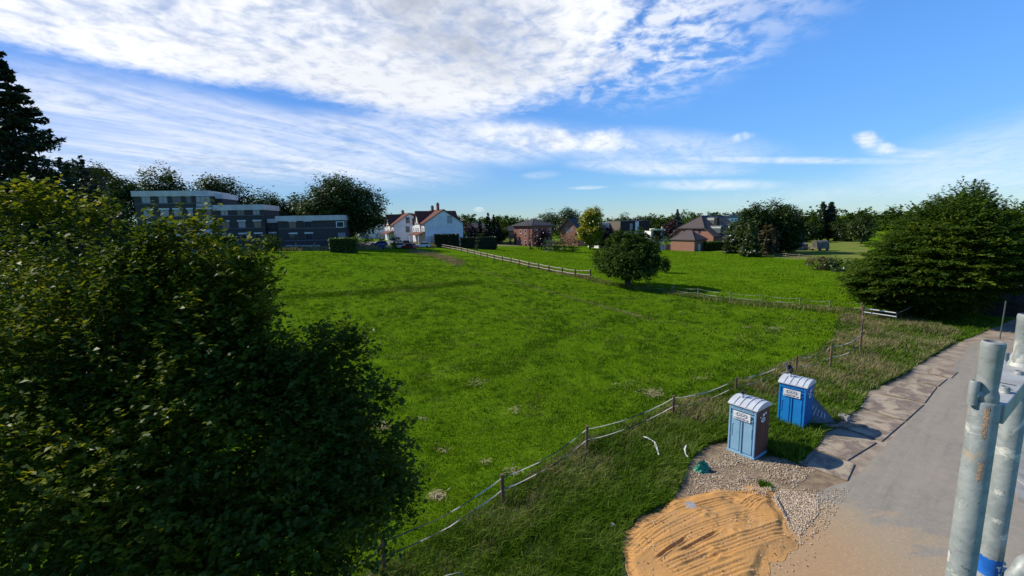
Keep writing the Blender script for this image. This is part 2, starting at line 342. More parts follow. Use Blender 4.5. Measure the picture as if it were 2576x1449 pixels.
# leaf cards --------------------------------------------------------
def leaf_arrays(Pn, size, up=.6, aspect=.62, outw=None, shape4=True, var=.35, dirs=None):
    n = len(Pn); nr = RNG.normal(size=(n, 3)); nr /= np.linalg.norm(nr, axis=1)[:, None]; nr[:, 2] = np.abs(nr[:, 2]); nr[:, 2] += up
    if outw is not None: nr += outw
    nr /= np.linalg.norm(nr, axis=1)[:, None]
    a = RNG.normal(size=(n, 3)) if dirs is None else dirs+RNG.normal(size=(n, 3))*.45
    a -= nr*np.sum(a*nr, 1)[:, None]; a /= np.linalg.norm(a, axis=1)[:, None]+1e-9
    b = np.cross(nr, a); s = size*(1+var*RNG.normal(size=n).clip(-1.6, 1.6))[:, None]*.5
    bend = nr*s*.25
    V = np.stack([Pn-a*s, Pn+b*s*aspect+bend, Pn+a*s, Pn-b*s*aspect+bend], 1).reshape(-1, 3)
    Fc = np.arange(n*4).reshape(n, 4); return V, Fc
def crown_pts(c, R, ncl, per, cl=.2, flat=.7, rpow=.42, lobe=.18, zmin=-1.0):
    c = np.array(c, float); R = np.array(R, float)
    d = RNG.normal(size=(ncl, 3)); d /= np.linalg.norm(d, axis=1)[:, None]; d[:, 2] = np.where(d[:, 2] < zmin, -d[:, 2], d[:, 2])
    ld = RNG.normal(size=(7, 3)); ld /= np.linalg.norm(ld, axis=1)[:, None]
    lb = 1+lobe*np.max(np.clip(d@ld.T, 0, 1)**6, axis=1)*1.4-lobe*.5+RNG.normal(size=ncl)*.05
    r = RNG.random(ncl)**rpow
    P = c+R*d*(r*lb)[:, None]
    s = cl*min(R)*(.6+.8*RNG.random(ncl))
    Q = np.repeat(P, per, 0)+RNG.normal(size=(ncl*per, 3)).clip(-1.7, 1.7)*np.repeat(s, per)[:, None]*np.array([1, 1, flat])
    ow = np.repeat(d, per, 0)*.5
    return P, Q, ow
def limbs(mb, base, top_r, targets, h0, r0, n=7):
    x = Vector(base)
    for t in targets:
        t = Vector(t); s = x+Vector((0, 0, h0*random.uniform(.75, 1.25))); m = s.lerp(t, .5)+Vector((random.uniform(-.1, .1), random.uniform(-.1, .1), .12))*(t-s).length
        mb.tube([s, m, s.lerp(t, .93)], [r0*.5, r0*.28, r0*.06], n)
def round_tree(name, label, vx, vtop, hw, Y, leaf='oak', vbot=None, bare=.18, n=5000, size=.4, cat='tree', group=None, base=None, cl=.2, trunkmat='bark', rpow=.42, lobe=.18, parts=None, squash=1.0):
    b = base if base is not None else foot(vx, 600, Y); top = pt(vx, vtop, Y).z; h = top-b.z; r = hw*Y/FP
    e = empty(name, b, 0, label, cat, group)
    z0 = h*bare; R = (r, r*squash, (h-z0)/2); per = 26
    if parts is None: parts = [((0, 0, z0+(h-z0)/2), R, 1.0)]
    Qs, Os, Ps = [], [], []
    for c, RR, w in parts:
        P, Q, ow = crown_pts(c, RR, max(8, int(n*w/per)), per, cl, rpow=rpow, lobe=lobe); Qs.append(Q); Os.append(ow); Ps.append(P)
    Q = np.concatenate(Qs); ow = np.concatenate(Os); P = np.concatenate(Ps); k = Q[:, 2] > .15; Q = Q[k]; ow = ow[k]
    V, Fc = leaf_arrays(Q, size, outw=ow); mesh_np('crown', V, Fc, L[leaf], e)
    mb = MB(); tr = max(.12, h*.022); mb.tube([(0, 0, -.3), (.05*tr, 0, h*.2), (random.uniform(-.03, .03)*h, 0, h*.5), (random.uniform(-.05, .05)*h, 0, h*.86)], [tr*1.25, tr, tr*.6, tr*.1], 9)
    sel = [P[i] for i in RNG.choice(len(P), min(14, len(P)), replace=False)]
    limbs(mb, (0, 0, 0), tr, sel, max(z0, h*.25), tr); mb.build('trunk', M[trunkmat], e, True)
    return e
def conifer(name, label, vx, vtop, hw, Y, leaf='spruce', size=.35, tiers=16, per=9, nl=26, base=None, droop=.25, cat='tree', group=None, bare=.06, power=.8, jag=.3, up=.3, thick=.07):
    b = base if base is not None else foot(vx, 600, Y); top = pt(vx, vtop, Y).z; h = top-b.z; r = hw*Y/FP
    e = empty(name, b, 0, label, cat, group); Q = []; D = []; mb = MB(); tr = max(.08, h*.016)
    mb.tube([(0, 0, -.3), (0, 0, h*.5), (0, 0, h*.98)], [tr*1.2, tr*.7, tr*.06], 8)
    for i in range(tiers):
        f = i/(tiers-1); z = h*(bare+(1-bare)*.97*f); rr = r*max(.03, (1-f)**power)
        for k in range(max(4, int(per*(1-.45*f)))):
            a = random.uniform(0, 2*math.pi); l = rr*random.uniform(1-jag, 1.08); zz = z+random.uniform(-.5, .5)*h/tiers
            t = RNG.random(nl)**.7; dr = np.array([math.cos(a), math.sin(a), 0])
            side = np.array([-dr[1], dr[0], 0]); w = (1-t*.75)*l*.22+.05
            pts = dr*(t*l)[:, None]+np.array([0, 0, 1])*(zz-droop*l*np.sin(t*2.2)*.8+.12*l*t**3)[:, None]+side*(RNG.normal(size=nl)*w)[:, None]
            pts[:, 2] += RNG.normal(size=nl)*thick*l; Q.append(pts); D.append(np.tile(dr, (nl, 1)))
            if k % 3 == 0: mb.tube([(0, 0, zz), (dr[0]*l*.5, dr[1]*l*.5, zz-droop*l*.6), (dr[0]*l*.9, dr[1]*l*.9, zz-droop*l*.7)], [tr*.25, tr*.14, .01], 5)
    Q = np.concatenate(Q); D = np.concatenate(D); k = Q[:, 2] > .1
    V, Fc = leaf_arrays(Q[k], size, up=up, aspect=.45, dirs=D[k]); mesh_np('crown', V, Fc, L[leaf], e); mb.build('trunk', M['bark'], e, True)
    return e
def bush(name, label, vx, vtop, vbot, hw, Y=None, leaf='green', n=900, size=.28, cat='shrub', group=None, depth=1.0, boxy=False):
    if Y is None: b = on(vx, vbot); Y = b.y
    else: b = foot(vx, vbot, Y)
    h = max(.3, pt(vx, vtop, Y).z-b.z); r = hw*Y/FP
    if boxy:
        P = np.stack([RNG.uniform(-r, r, n), RNG.uniform(-depth/2, depth/2, n), RNG.uniform(0, h, n)], 1)
        ax = RNG.integers(0, 3, n)
        P[ax == 0, 2] = h; P[ax == 1, 1] = -depth/2; m = (ax == 2) & (RNG.random(n) < .4); P[m, 0] = np.sign(P[m, 0])*r
        P += RNG.normal(size=(n, 3))*size*.3; ow = None
    else:
        _, P, ow = crown_pts((0, 0, h*.5), (r, r*depth, h*.55), max(5, n//22), 22, .24, rpow=.35, lobe=.2)
        k = P[:, 2] > 0; P = P[k]; ow = ow[k]
    V, Fc = leaf_arrays(P, size, outw=ow); e = empty(name, b, 0, label, cat, group); mesh_np('foliage', V, Fc, L[leaf], e)
    mb = MB()
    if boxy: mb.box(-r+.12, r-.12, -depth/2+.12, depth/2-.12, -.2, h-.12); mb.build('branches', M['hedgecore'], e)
    else:
        for i in range(6):
            a = random.uniform(0, 6.28); mb.tube([(0, 0, -.1), (math.cos(a)*r*.3, math.sin(a)*r*.3, h*.4), (math.cos(a)*r*.6, math.sin(a)*r*.6, h*.75)], [.05, .035, .015], 5)
        mb.build('stems', M['bark'], e)
    return e
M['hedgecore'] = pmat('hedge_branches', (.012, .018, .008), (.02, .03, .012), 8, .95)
M['wood_red'] = pmat('red_brown_timber', (.09, .045, .028), (.17, .11, .075), 7, .85, stretch=(1, 1, .2), bs=.5)
M['band2'] = pmat('two_tone_band', (.50, .46, .40), (.035, .033, .03), .55, .6, bs=0, contrast=(.45, .51))
M['tape2'] = pmat('grey_green_band', (.30, .32, .27), (.03, .035, .03), .5, .6, bs=0, contrast=(.47, .53))
# ------------------------------------------------------------------ ground
def grassground():
    m, nt = newmat('meadow'); co = objco(nt, True)
    mp = N(nt, 'ShaderNodeMapping'); mp.inputs['Scale'].default_value = (1, 1, 0); nt.links.new(co, mp.inputs[0]); v = mp.outputs[0]
    a = noise(nt, v, .06, 4, .6, .4); b = noise(nt, v, .55, 5, .65, .3); c = noise(nt, v, 3.2, 4, .7)
    col = mixc(nt, smooth(nt, b, .32, .68), (.066, .142, .005), (.125, .220, .008))
    col = mixc(nt, mth(nt, 'MULTIPLY', smooth(nt, a, .42, .62), .5), col, (.105, .185, .010))
    col = mixc(nt, mth(nt, 'MULTIPLY', smooth(nt, c, .46, .70), .65), col, (.032, .090, .004))
    dry = noise(nt, v, .22, 6, .75, .8); col = mixc(nt, mth(nt, 'MULTIPLY', smooth(nt, dry, .66, .76), .35), col, (.23, .21, .07))
    h = mth(nt, 'ADD', mth(nt, 'MULTIPLY', c, .6), noise(nt, v, 14, 3, .7)); h = mth(nt, 'ADD', h, mth(nt, 'MULTIPLY', b, 1.2))
    out(nt, princ(nt, col, .9, 0, bump(nt, h, .9, .14), .0)); return m
M['meadow'] = grassground()
def lin(a, b, n): return list(np.linspace(a, b, n))
def build_ground():
    xs = np.array(lin(-3000, -420, 12)+lin(-400, -160, 20)+lin(-150, 150, 101)+lin(160, 420, 20)+lin(460, 3000, 12))
    ys = np.array(lin(-200, -20, 8)+lin(-15, 210, 91)+lin(220, 500, 20)+lin(560, 4000, 14))
    X, Y = np.meshgrid(xs, ys); Z = T(X, Y); V = np.stack([X.ravel(), Y.ravel(), Z.ravel()], 1); n = len(xs); m = len(ys)
    i = np.arange(n-1)[None, :]+n*np.arange(m-1)[:, None]; i = i.ravel()
    o = mesh_np('ground', V, np.stack([i, i+1, i+1+n, i+n], 1), M['meadow'], None, True); o['kind'] = 'structure'
build_ground()
M['soil'] = pmat('verge_soil', (.035, .055, .012), (.08, .085, .025), 1.5, .95, bs=.6, bscale=9, bdist=.05)
M['dryturf'] = pmat('dry_turf', (.22, .17, .085), (.12, .13, .04), .8, .95, bs=.6, bscale=9, bdist=.05)
M['lawn'] = pmat('mown_lawn', (.11, .155, .025), (.17, .185, .05), .25, .95, bs=.4, bscale=4, bdist=.05, spec=.0)
M['straw'] = pmat('dry_field', (.40, .31, .16), (.28, .21, .11), .9, .95, bs=.7, bscale=6, bdist=.08)
M['dirt'] = pmat('trodden_earth', (.33, .27, .20), (.20, .155, .11), 1.1, .95, bs=.6, bscale=7, bdist=.03, stretch=(1, 1, 1))
def roadmat():
    m, nt = newmat('worn_asphalt'); co = objco(nt, True)
    a = noise(nt, co, .35, 5, .6, .5); b = noise(nt, co, 2.2, 5, .65, .4); c = noise(nt, co, 60, 2, .7)
    col = mixc(nt, smooth(nt, b, .3, .7), (.265, .236, .190), (.32, .285, .228))
    col = mixc(nt, mth(nt, 'MULTIPLY', smooth(nt, a, .45, .65), .5), col, (.33, .285, .22))
    mq = N(nt, 'ShaderNodeMapping'); mq.inputs['Rotation'].default_value = (0, 0, rad(-40)); nt.links.new(co, mq.inputs[0]); mq0 = mq; mq = N(nt, 'ShaderNodeMapping'); mq.inputs['Scale'].default_value = (.10, 1.3, 1); nt.links.new(mq0.outputs[0], mq.inputs[0])
    tr_ = noise(nt, mq.outputs[0], 1.6, 5, .65, .3); col = mixc(nt, mth(nt, 'MULTIPLY', smooth(nt, tr_, .48, .66), .35), col, (.38, .33, .25)); col = mixc(nt, mth(nt, 'MULTIPLY', smooth(nt, tr_, .47, .34), .3), col, (.17, .155, .135))
    ds = N(nt, 'ShaderNodeVectorMath'); ds.operation = 'DISTANCE'; nt.links.new(co, ds.inputs[0]); ds.inputs[1].default_value = (7.6, 10.4, 0)
    ds2 = N(nt, 'ShaderNodeVectorMath'); ds2.operation = 'DISTANCE'; nt.links.new(co, ds2.inputs[0]); ds2.inputs[1].default_value = (5.4, 12.0, 0)
    mp = N(nt, 'ShaderNodeMapping'); mp.inputs['Rotation'].default_value = (0, 0, rad(-38)); mp.inputs['Scale'].default_value = (.45, 1.5, 1); nt.links.new(co, mp.inputs[0])
    e = noise(nt, mp.outputs[0], 1.1, 6, .7, .6)
    f = mth(nt, 'SUBTRACT', mth(nt, 'ADD', smooth(nt, ds.outputs['Value'], 1.8, 8.0, 1.0, 0.0), mth(nt, 'MULTIPLY', e, 1.7)), .85)
    col = mixc(nt, mth(nt, 'MULTIPLY', smooth(nt, f, .30, .55), .85), col, mixc(nt, smooth(nt, ds2.outputs['Value'], 3.2, 6.5), mixc(nt, b, (.50, .29, .12), (.44, .27, .13)), mixc(nt, b, (.44, .33, .195), (.37, .285, .185))))
    g9 = noise(nt, co, 11, 5, .7); col = mixc(nt, mth(nt, 'MULTIPLY', smooth(nt, g9, .42, .62), .22), col, (.16, .14, .11)); col = mixc(nt, mth(nt, 'MULTIPLY', c, .34), col, (.10, .09, .075))
    pe = N(nt, 'ShaderNodeTexVoronoi'); pe.inputs['Scale'].default_value = 9; nt.links.new(co, pe.inputs[0])
    peb = mth(nt, 'MULTIPLY', smooth(nt, pe.outputs['Distance'], .16, .08), smooth(nt, f, .25, .45)); col = mixc(nt, mth(nt, 'MULTIPLY', peb, .6), col, (.62, .55, .43))
    out(nt, princ(nt, col, .85, 0, bump(nt, c, .3, .01), .25)); return m
M['road'] = roadmat()
def sandmat():
    m, nt = newmat('orange_sand'); co = objco(nt, True); a = noise(nt, co, .8, 5, .6, .6); b = noise(nt, co, 14, 4, .7)
    col = mixc(nt, smooth(nt, a, .35, .68), (.50, .262, .085), (.43, .24, .095)); col = mixc(nt, mth(nt, 'MULTIPLY', smooth(nt, b, .5, .75), .35), col, (.30, .17, .07))
    g = noise(nt, co, 2.2, 4, .7, .5); col = mixc(nt, mth(nt, 'MULTIPLY', smooth(nt, g, .62, .74), .5), col, (.22, .17, .11))
    pe = N(nt, 'ShaderNodeTexVoronoi'); pe.inputs['Scale'].default_value = 13; nt.links.new(co, pe.inputs[0]); col = mixc(nt, mth(nt, 'MULTIPLY', smooth(nt, pe.outputs['Distance'], .14, .07), .7), col, (.62, .50, .34))
    out(nt, princ(nt, col, .95, 0, bump(nt, b, .6, .02), .1)); return m
M['sand'] = sandmat()
FENCE_L = [(880, 1500), (967, 1440), (1265, 1265), (1475, 1137), (1693, 1045), (1850, 990), (2002, 940), (2087, 928), (2163, 893), (2165, 830), (2168, 785)]
# strips of ground, each a few millimetres above the one below
sheet('verge', [(640, 1700), (900, 1470), (1265, 1250), (1475, 1120), (1693, 1020), (1850, 975), (2020, 915), (2110, 850), (2110, 800), (2168, 775), (2300, 800), (2420, 840), (2410, 875), (2330, 920), (2270, 960), (2180, 1000), (2150, 1050), (2060, 1150), (2000, 1200), (1700, 1380), (1640, 1700)], M['soil'], .004, .12, .5)
sheet('shoulder', [(2560, 800), (2440, 850), (2400, 868), (2330, 905), (2270, 945), (2185, 988), (2160, 1035), (2085, 1085), (2030, 1140), (1990, 1180), (2030, 1230), (2160, 1240), (2420, 930), (2560, 868)], M['dirt'], .008, .15, .4)
sheet('earth_patch', [(1735, 1160), (1790, 1118), (1850, 1115), (1900, 1150), (1990, 1150), (2065, 1178), (2140, 1215), (2100, 1300), (2020, 1360), (1900, 1300), (1760, 1262), (1700, 1270), (1715, 1210)], pmat('dark_earth', (.15, .105, .065), (.27, .20, .125), 1.6, .95, bs=.6, bscale=14, bdist=.03), .010, .08, .25)
sheet('road', [(2452, 862), (2432, 876), (2376, 958), (2324, 1022), (2260, 1088), (2200, 1150), (2131, 1214), (2070, 1232), (2010, 1268), (1960, 1330), (1880, 1420), (1780, 1560), (1700, 1720), (3600, 1720), (3600, 1250), (2900, 990), (2640, 872), (2530, 858)], M['road'], .014, .05, .5, cell=1.5)
def sand_bed():
    poly = [(1548, 1372), (1572, 1330), (1600, 1302), (1650, 1282), (1720, 1252), (1780, 1238), (1850, 1236), (1935, 1225), (1960, 1240), (1975, 1290), (1995, 1330), (1985, 1362), (1960, 1400), (1935, 1450), (1900, 1530), (1580, 1560), (1556, 1470)]
    P = np.array([tuple(on(*p))[:2] for p in poly]); c = .022
    x0, y0 = P.min(0)-.2; x1, y1 = P.max(0)+.2; xs = np.arange(x0, x1, c); ys = np.arange(y0, y1, c)
    X, Y = np.meshgrid(xs, ys); G = np.stack([X.ravel(), Y.ravel()], 1); ins = inpoly(G, P); ed = edgedist(G, P)*np.where(ins, 1, -1)
    def nz(f, s): r = np.random.default_rng(s); z = 0
    rg = np.random.default_rng(5); Z = np.zeros(len(G))
    for k in range(26):
        f = rg.uniform(.8, 9); a = rg.uniform(0, 6.28); ph = rg.uniform(0, 6.28); Z += np.sin((G[:, 0]*math.cos(a)+G[:, 1]*math.sin(a))*f+ph)*.010/f**.6
    ed = ed+Z*9; base = ss(ed/.55)*.125-.012
    H = base+Z*.6
    def track(vps, w, depth, ribs, s):
        nonlocal H
        Q = np.array([tuple(on(*p))[:2] for p in vps]); best = np.full(len(G), 1e9); sg = np.zeros(len(G)); al = np.zeros(len(G)); acc = 0
        t = np.linspace(0, 1, 22); B = []
        for i in range(len(Q)-1):
            for j in range(8): B.append(Q[i]+(Q[i+1]-Q[i])*j/8)
        B.append(Q[-1]); B = np.array(B)
        for i in range(3): B[1:-1] = (B[:-2]+2*B[1:-1]+B[2:])/4
        for i in range(len(B)-1):
            a, b = B[i], B[i+1]; ab = b-a; l = np.linalg.norm(ab); tt = np.clip(((G-a)@ab)/l/l, 0, 1); d = np.linalg.norm(G-(a+tt[:, None]*ab), axis=1)
            m = d < best; best[m] = d[m]; al[m] = acc+tt[m]*l; nx = (ab[0]*(G[m, 1]-a[1])-ab[1]*(G[m, 0]-a[0])); sg[m] = np.sign(nx); acc += l
        u = best*sg/w; fade = ss(al/.5)*ss((acc-al)/.5)
        depth = depth*.62; prof = -np.where(np.abs(u) < 1, 1, 0)*(.45+.55*np.cos(u*ribs*math.pi))*depth + np.exp(-((np.abs(u)-1.15)/.22)**2)*depth*.9
        H += prof*fade*(.9+.12*np.sin(al*s+u))
    track([(1570, 1400), (1660, 1330), (1760, 1286), (1860, 1262), (1965, 1245)], .30, .030, 5, 9)
    track([(1600, 1345), (1700, 1290), (1800, 1262), (1930, 1243)], .24, .034, 4, 7)
    track([(1650, 1395), (1740, 1348), (1830, 1318), (1900, 1300), (1975, 1300)], .22, .028, 4, 8)
    track([(1640, 1420), (1690, 1385), (1740, 1350)], .065, .085, 1, 5)
    track([(1700, 1400), (1760, 1370), (1820, 1338)], .06, .075, 1, 6)
    track([(1670, 1450), (1740, 1420), (1850, 1375), (1960, 1338), (1995, 1325)], .26, .045, 4, 9)
    track([(1700, 1440), (1780, 1410), (1850, 1400)], .12, .05, 1, 6)
    track([(1870, 1290), (1900, 1262), (1950, 1246)], .2, .045, 4, 8)
    track([(1700, 1500), (1800, 1455), (1900, 1420)], .2, .04, 3, 8)
    for q, r_, hgt in (((1775, 1300), .35, .05), ((1880, 1310), .3, -.05), ((1800, 1395), .3, .04), ((1850, 1345), .25, .05), ((1840, 1262), .3, -.05)):
        w = on(*q); H += hgt*np.exp(-((G[:, 0]-w.x)**2+(G[:, 1]-w.y)**2)/r_**2)*(1+.5*np.sin(G[:, 0]*17)*np.sin(G[:, 1]*13))
    H += rg.normal(size=len(G))*.0035
    H = np.where(ed < .0, -.02, np.maximum(H, .016+0*H)*1.0)
    n = len(xs); m = len(ys); idx = np.arange(len(G)).reshape(m, n); q = np.stack([idx[:-1, :-1], idx[:-1, 1:], idx[1:, 1:], idx[1:, :-1]], -1).reshape(-1, 4)
    keep = (ed[q] > -.06).all(1); V = np.column_stack([G, H+.004])
    o = mesh_np('sand_patch', V, q[keep], M['sand'], None, False); o['kind'] = 'structure'
sand_bed()
sheet('far_lawn', [(1758, 628), (1840, 634), (1950, 649), (2046, 656), (2130, 662), (2200, 640), (2160, 604), (2000, 601), (1960, 612), (1850, 615)], M['lawn'], .03, .2, 2, cell=6)
sheet('garden_lawn', [(1160, 610), (1290, 611), (1400, 612), (1500, 611), (1500, 602), (1400, 602), (1250, 600), (1160, 604)], M['lawn'], .03, .2, 2, cell=6)
sheet('dry_strip', [(560, 634), (700, 630), (880, 628), (985, 624), (985, 619), (850, 622), (560, 626)], M['dryturf'], .03, .2, 2, cell=5)
sheet('dry_verge', [(1000, 622), (1100, 620), (1480, 613), (1480, 610), (1105, 613), (1010, 614)], M['dryturf'], .03, .2, 2, cell=5)
sheet('driveway', [(890, 618), (985, 616), (1095, 611), (1095, 605), (890, 610)], pmat('paving', (.20, .20, .20), None, 1, .9), .05, .1, 3, cell=4)
sheet('dry_field', [(2405, 700), (2576, 690), (2900, 700), (2900, 800), (2560, 800), (2470, 792), (2380, 760)], M['straw'], .006, .3, 1, cell=4)
# ------------------------------------------------------------------ grass blades
def bladesmat(name, cols, trans=.3): return leafmat(name, cols, trans, .0, .35)
GM = {'field': bladesmat('meadow_grass', [(0, (.060, .138, .005)), (.5, (.116, .218, .007)), (1, (.185, .285, .014))]),
      'verge': bladesmat('verge_grass', [(0, (.032, .086, .007)), (.45, (.070, .148, .010)), (.72, (.12, .195, .02)), (1, (.26, .26, .09))]),
      'dry': bladesmat('dry_grass', [(0, (.10, .12, .045)), (.5, (.22, .20, .10)), (1, (.44, .36, .21))], .25),
      'tuft': bladesmat('tuft_grass', [(0, (.05, .11, .012)), (.6, (.11, .19, .02)), (1, (.26, .27, .11))]),
      'straw': bladesmat('straw_stems', [(0, (.24, .21, .11)), (1, (.46, .39, .23))], .15)}
def blades(name, P, h, w, mat, lean=.5, label='', cat='grass', z0=None, var=.35, parent=None):
    n = len(P); a = RNG.uniform(0, 2*np.pi, n); hh = h*(1+var*RNG.normal(size=n).clip(-1.8, 2)); ln = lean*hh*RNG.random(n)
    b = np.stack([np.cos(a), np.sin(a)], 1); s = np.stack([-b[:, 1], b[:, 0]], 1)*(w*.5*(np.ones(n) if np.isscalar(w) else 1))[:, None] if np.isscalar(w) else np.stack([-b[:, 1], b[:, 0]], 1)*(w*.5)[:, None]
    z = (T(P[:, 0], P[:, 1]) if z0 is None else z0)
    z = z*np.ones(n)
    B0 = np.column_stack([P-s, z-.01]); B1 = np.column_stack([P+s, z-.01])
    m0 = np.column_stack([P+b*(ln*.35)[:, None]-s*.7, z+hh*.6]); m1 = np.column_stack([P+b*(ln*.35)[:, None]+s*.7, z+hh*.6])
    t = np.column_stack([P+b*ln[:, None], z+hh*(1-.15*lean)])
    t2 = t.copy(); t2[:, 2] -= .004
    V = np.stack([B0, B1, m1, m0, t, t2], 1).reshape(-1, 3); i = np.arange(n)[:, None]*6
    F1 = np.concatenate([i+np.array([0, 1, 2, 3]), i+np.array([3, 2, 4, 5])], 0)
    o = mesh_np(name, V, F1, mat, parent)
    if parent is None: tag(o, label, cat, None, 'stuff')
    return o
def wpoly(v): return np.array([tuple(on(*p))[:2] for p in v])
def sample(poly, n, dens=None, edge=0):
    x0, y0 = poly.min(0); x1, y1 = poly.max(0); R = []; c = 0
    while c < n:
        P = np.column_stack([RNG.uniform(x0, x1, 60000), RNG.uniform(y0, y1, 60000)]); P = P[inpoly(P, poly)]
        if dens is not None: P = P[RNG.random(len(P)) < dens(P)]
        R.append(P); c += len(P)
    return np.concatenate(R)[:n]
def vnoise(P, f, seed=0, oct=3):
    r = np.random.default_rng(seed); z = 0
    for o in range(oct):
        for k in range(5):
            a = r.uniform(0, 6.28); ph = r.uniform(0, 6.28, 2); ff = f*2**o*r.uniform(.7, 1.4)
            z = z+np.sin((P[:, 0]*math.cos(a)+P[:, 1]*math.sin(a))*ff+ph[0]+1.3*np.sin((P[:, 1]*math.cos(a)-P[:, 0]*math.sin(a))*ff*.7+ph[1]))*.5**o
    return z/4
def clumped(P, per, r):
    Q = np.repeat(P, per, 0); return Q+RNG.normal(size=Q.shape)*r
def grasses():
    fl = [(600, 1700), (880, 1480), (1265, 1248), (1475, 1120), (1693, 1020), (1850, 975), (2020, 915), (2145, 880), (2152, 800), (1900, 765), (1700, 740), (1488, 702), (1200, 645), (1000, 632), (640, 640), (300, 700), (-300, 1100)]
    FP_ = wpoly(fl)
    den = lambda P: np.clip((16/np.maximum(np.hypot(P[:, 0], P[:, 1]), 8))**1.7, 0, 1)*np.where(vnoise(P, .9, 3) > -.35, 1, .35)
    P = sample(FP_, 190000, den); d = np.hypot(P[:, 0], P[:, 1])
    blades('meadow_grass', P, .09+.0*d, np.clip(.0016*d, .018, .07), GM['field'], .8, 'short bright green pasture grass covering the fenced field')
    den2 = lambda P: np.clip((22/np.maximum(np.hypot(P[:, 0], P[:, 1]), 10))**1.1, 0, 1)*np.where(vnoise(P, .5, 9) > .05, 1, .3)
    P = sample(FP_, 8000, den2); P = clumped(P, 14, .17); k = inpoly(P, FP_); P = P[k]; d = np.hypot(P[:, 0], P[:, 1])
    blades('grass_tufts', P, .15, np.clip(.0016*d, .02, .07), GM['verge'], .9, 'darker taller grass tufts scattered over the pasture')
    rf = wpoly([(1115, 622), (1486, 698), (1700, 735), (1900, 757), (2150, 776), (2300, 740), (2100, 690), (2040, 660), (1840, 640), (1760, 632), (1500, 620)])
    P = sample(rf, 60000, lambda P: np.clip((30/np.hypot(P[:, 0], P[:, 1]))**1.2, 0, 1)*np.where(vnoise(P, .35, 15) > -.2, 1, .3)); d = np.hypot(P[:, 0], P[:, 1])
    blades('far_meadow_grass', P, .12, np.clip(.0018*d, .03, .12), GM['field'], .9, 'bright green grass of the farther pasture behind the middle fence')
    vg = wpoly([(560, 1760), (880, 1490), (1265, 1238), (1475, 1112), (1693, 1020), (1850, 970), (2000, 912), (2100, 860), (2110, 800), (2163, 785), (2300, 800), (2420, 842), (2400, 862), (2330, 905), (2270, 945), (2185, 985), (2160, 1030), (2085, 1080), (2050, 1130), (2005, 1170), (1930, 1140), (1840, 1105), (1780, 1120), (1735, 1160), (1715, 1215), (1690, 1262), (1605, 1302), (1566, 1360), (1560, 1450), (1610, 1760)])
    v2 = lambda P: np.clip((19/np.maximum(np.hypot(P[:, 0], P[:, 1]), 8))**1.3, 0, 1)*np.where(vnoise(P, 1.3, 5) > -.5, 1, .3)
    P = sample(vg, 200000, v2); d = np.hypot(P[:, 0], P[:, 1]); hg = .20+.09*vnoise(P, 1.0, 8)
    blades('verge_grass', P, np.clip(hg, .08, .4), np.clip(.0014*d, .014, .05), GM['verge'], 1.0, 'long dark green grass on the verge between the fence and the road')
    cl_ = clumped(sample(vg, 2600, v2), 18, .09); cl_ = cl_[inpoly(cl_, vg)]; d = np.hypot(cl_[:, 0], cl_[:, 1])
    blades('tall_verge_tufts', cl_, .36, np.clip(.0014*d, .016, .05), GM['tuft'], 1.1, 'taller bright tufts of grass and weeds standing out of the verge')
    def ddry(P):
        e = edgedist(P, fenceline); a = np.clip(1-e/2.2, 0, 1)**1.2; far = ss((P[:, 0]-14)/6)*.8
        return np.clip((a*.75+far)*np.where(vnoise(P, .9, 21) > -.1, 1, .15)*np.clip(20/np.hypot(P[:, 0], P[:, 1]), 0, 1)**1.0, 0, 1)
    P = sample(vg, 52000, ddry); d = np.hypot(P[:, 0], P[:, 1])
    blades('dry_grass', P, .34+.10*vnoise(P, 1.1, 4), np.clip(.0009*d, .010, .04), GM['dry'], .9, 'tall dry seed heads along the tape fence')
    g2 = sample(wpoly([(2280, 795), (2330, 822), (2412, 858), (2450, 846), (2520, 815), (2400, 770), (2290, 765)]), 26000)
    blades('shaded_grass', g2, .2, .045, GM['verge'], .9, 'green grass in the shade beneath the right hand tree')
    far = sample(wpoly([(2400, 712), (2900, 705), (2900, 770), (2560, 775), (2440, 770)]), 26000)
    blades('dry_meadow_grass', far, .5, .06, GM['straw'], .8, 'pale dry meadow grass beyond the dark soil heap')
    # taller growth under the middle fence, by the far fences
    fr = np.array([tuple(on(*p))[:2] for p in [(1488, 705), (1580, 722), (1690, 738), (1756, 748), (1836, 759), (1915, 766), (2011, 774), (2087, 781), (2160, 785)]])
    t = RNG.random(26000)*(len(fr)-1); i = t.astype(int); P = fr[i]+(fr[i+1]-fr[i])*(t-i)[:, None]+RNG.normal(size=(len(t), 2))*[.5, .8]
    k = RNG.random(len(P)) < .25
    blades('fence_grass', P[~k], .22, .07, GM['verge'], .8, 'unmown green grass under the middle fence'); blades('fence_dry_grass', P[k], .26, .06, GM['dry'], .8, 'unmown dry grass under the middle fence')
    fr = np.array([tuple(on(*p))[:2] for p in [(1108, 618), (1214, 642), (1300, 661), (1414, 688), (1486, 702)]]); t = RNG.random(16000)*(len(fr)-1); i = t.astype(int); P = fr[i]+(fr[i+1]-fr[i])*(t-i)[:, None]+RNG.normal(size=(len(t), 2))*.4
    blades('rail_fence_grass', P, .3, .08, GM['dry'], .8, 'dry grass under the pale rail fence')
    fr = np.array([tuple(on(*p))[:2] for p in [(1035, 631), (1070, 637), (1110, 646), (1160, 664)]]); t = RNG.random(16000)*(len(fr)-1); i = t.astype(int); P = fr[i]+(fr[i+1]-fr[i])*(t-i)[:, None]+RNG.normal(size=(len(t), 2))*[.5, 2.0]
    blades('dry_grass_ridge', P, .22, .1, GM['dry'], .8, 'tan strip of dry grass crossing the far pasture')
    Q = []
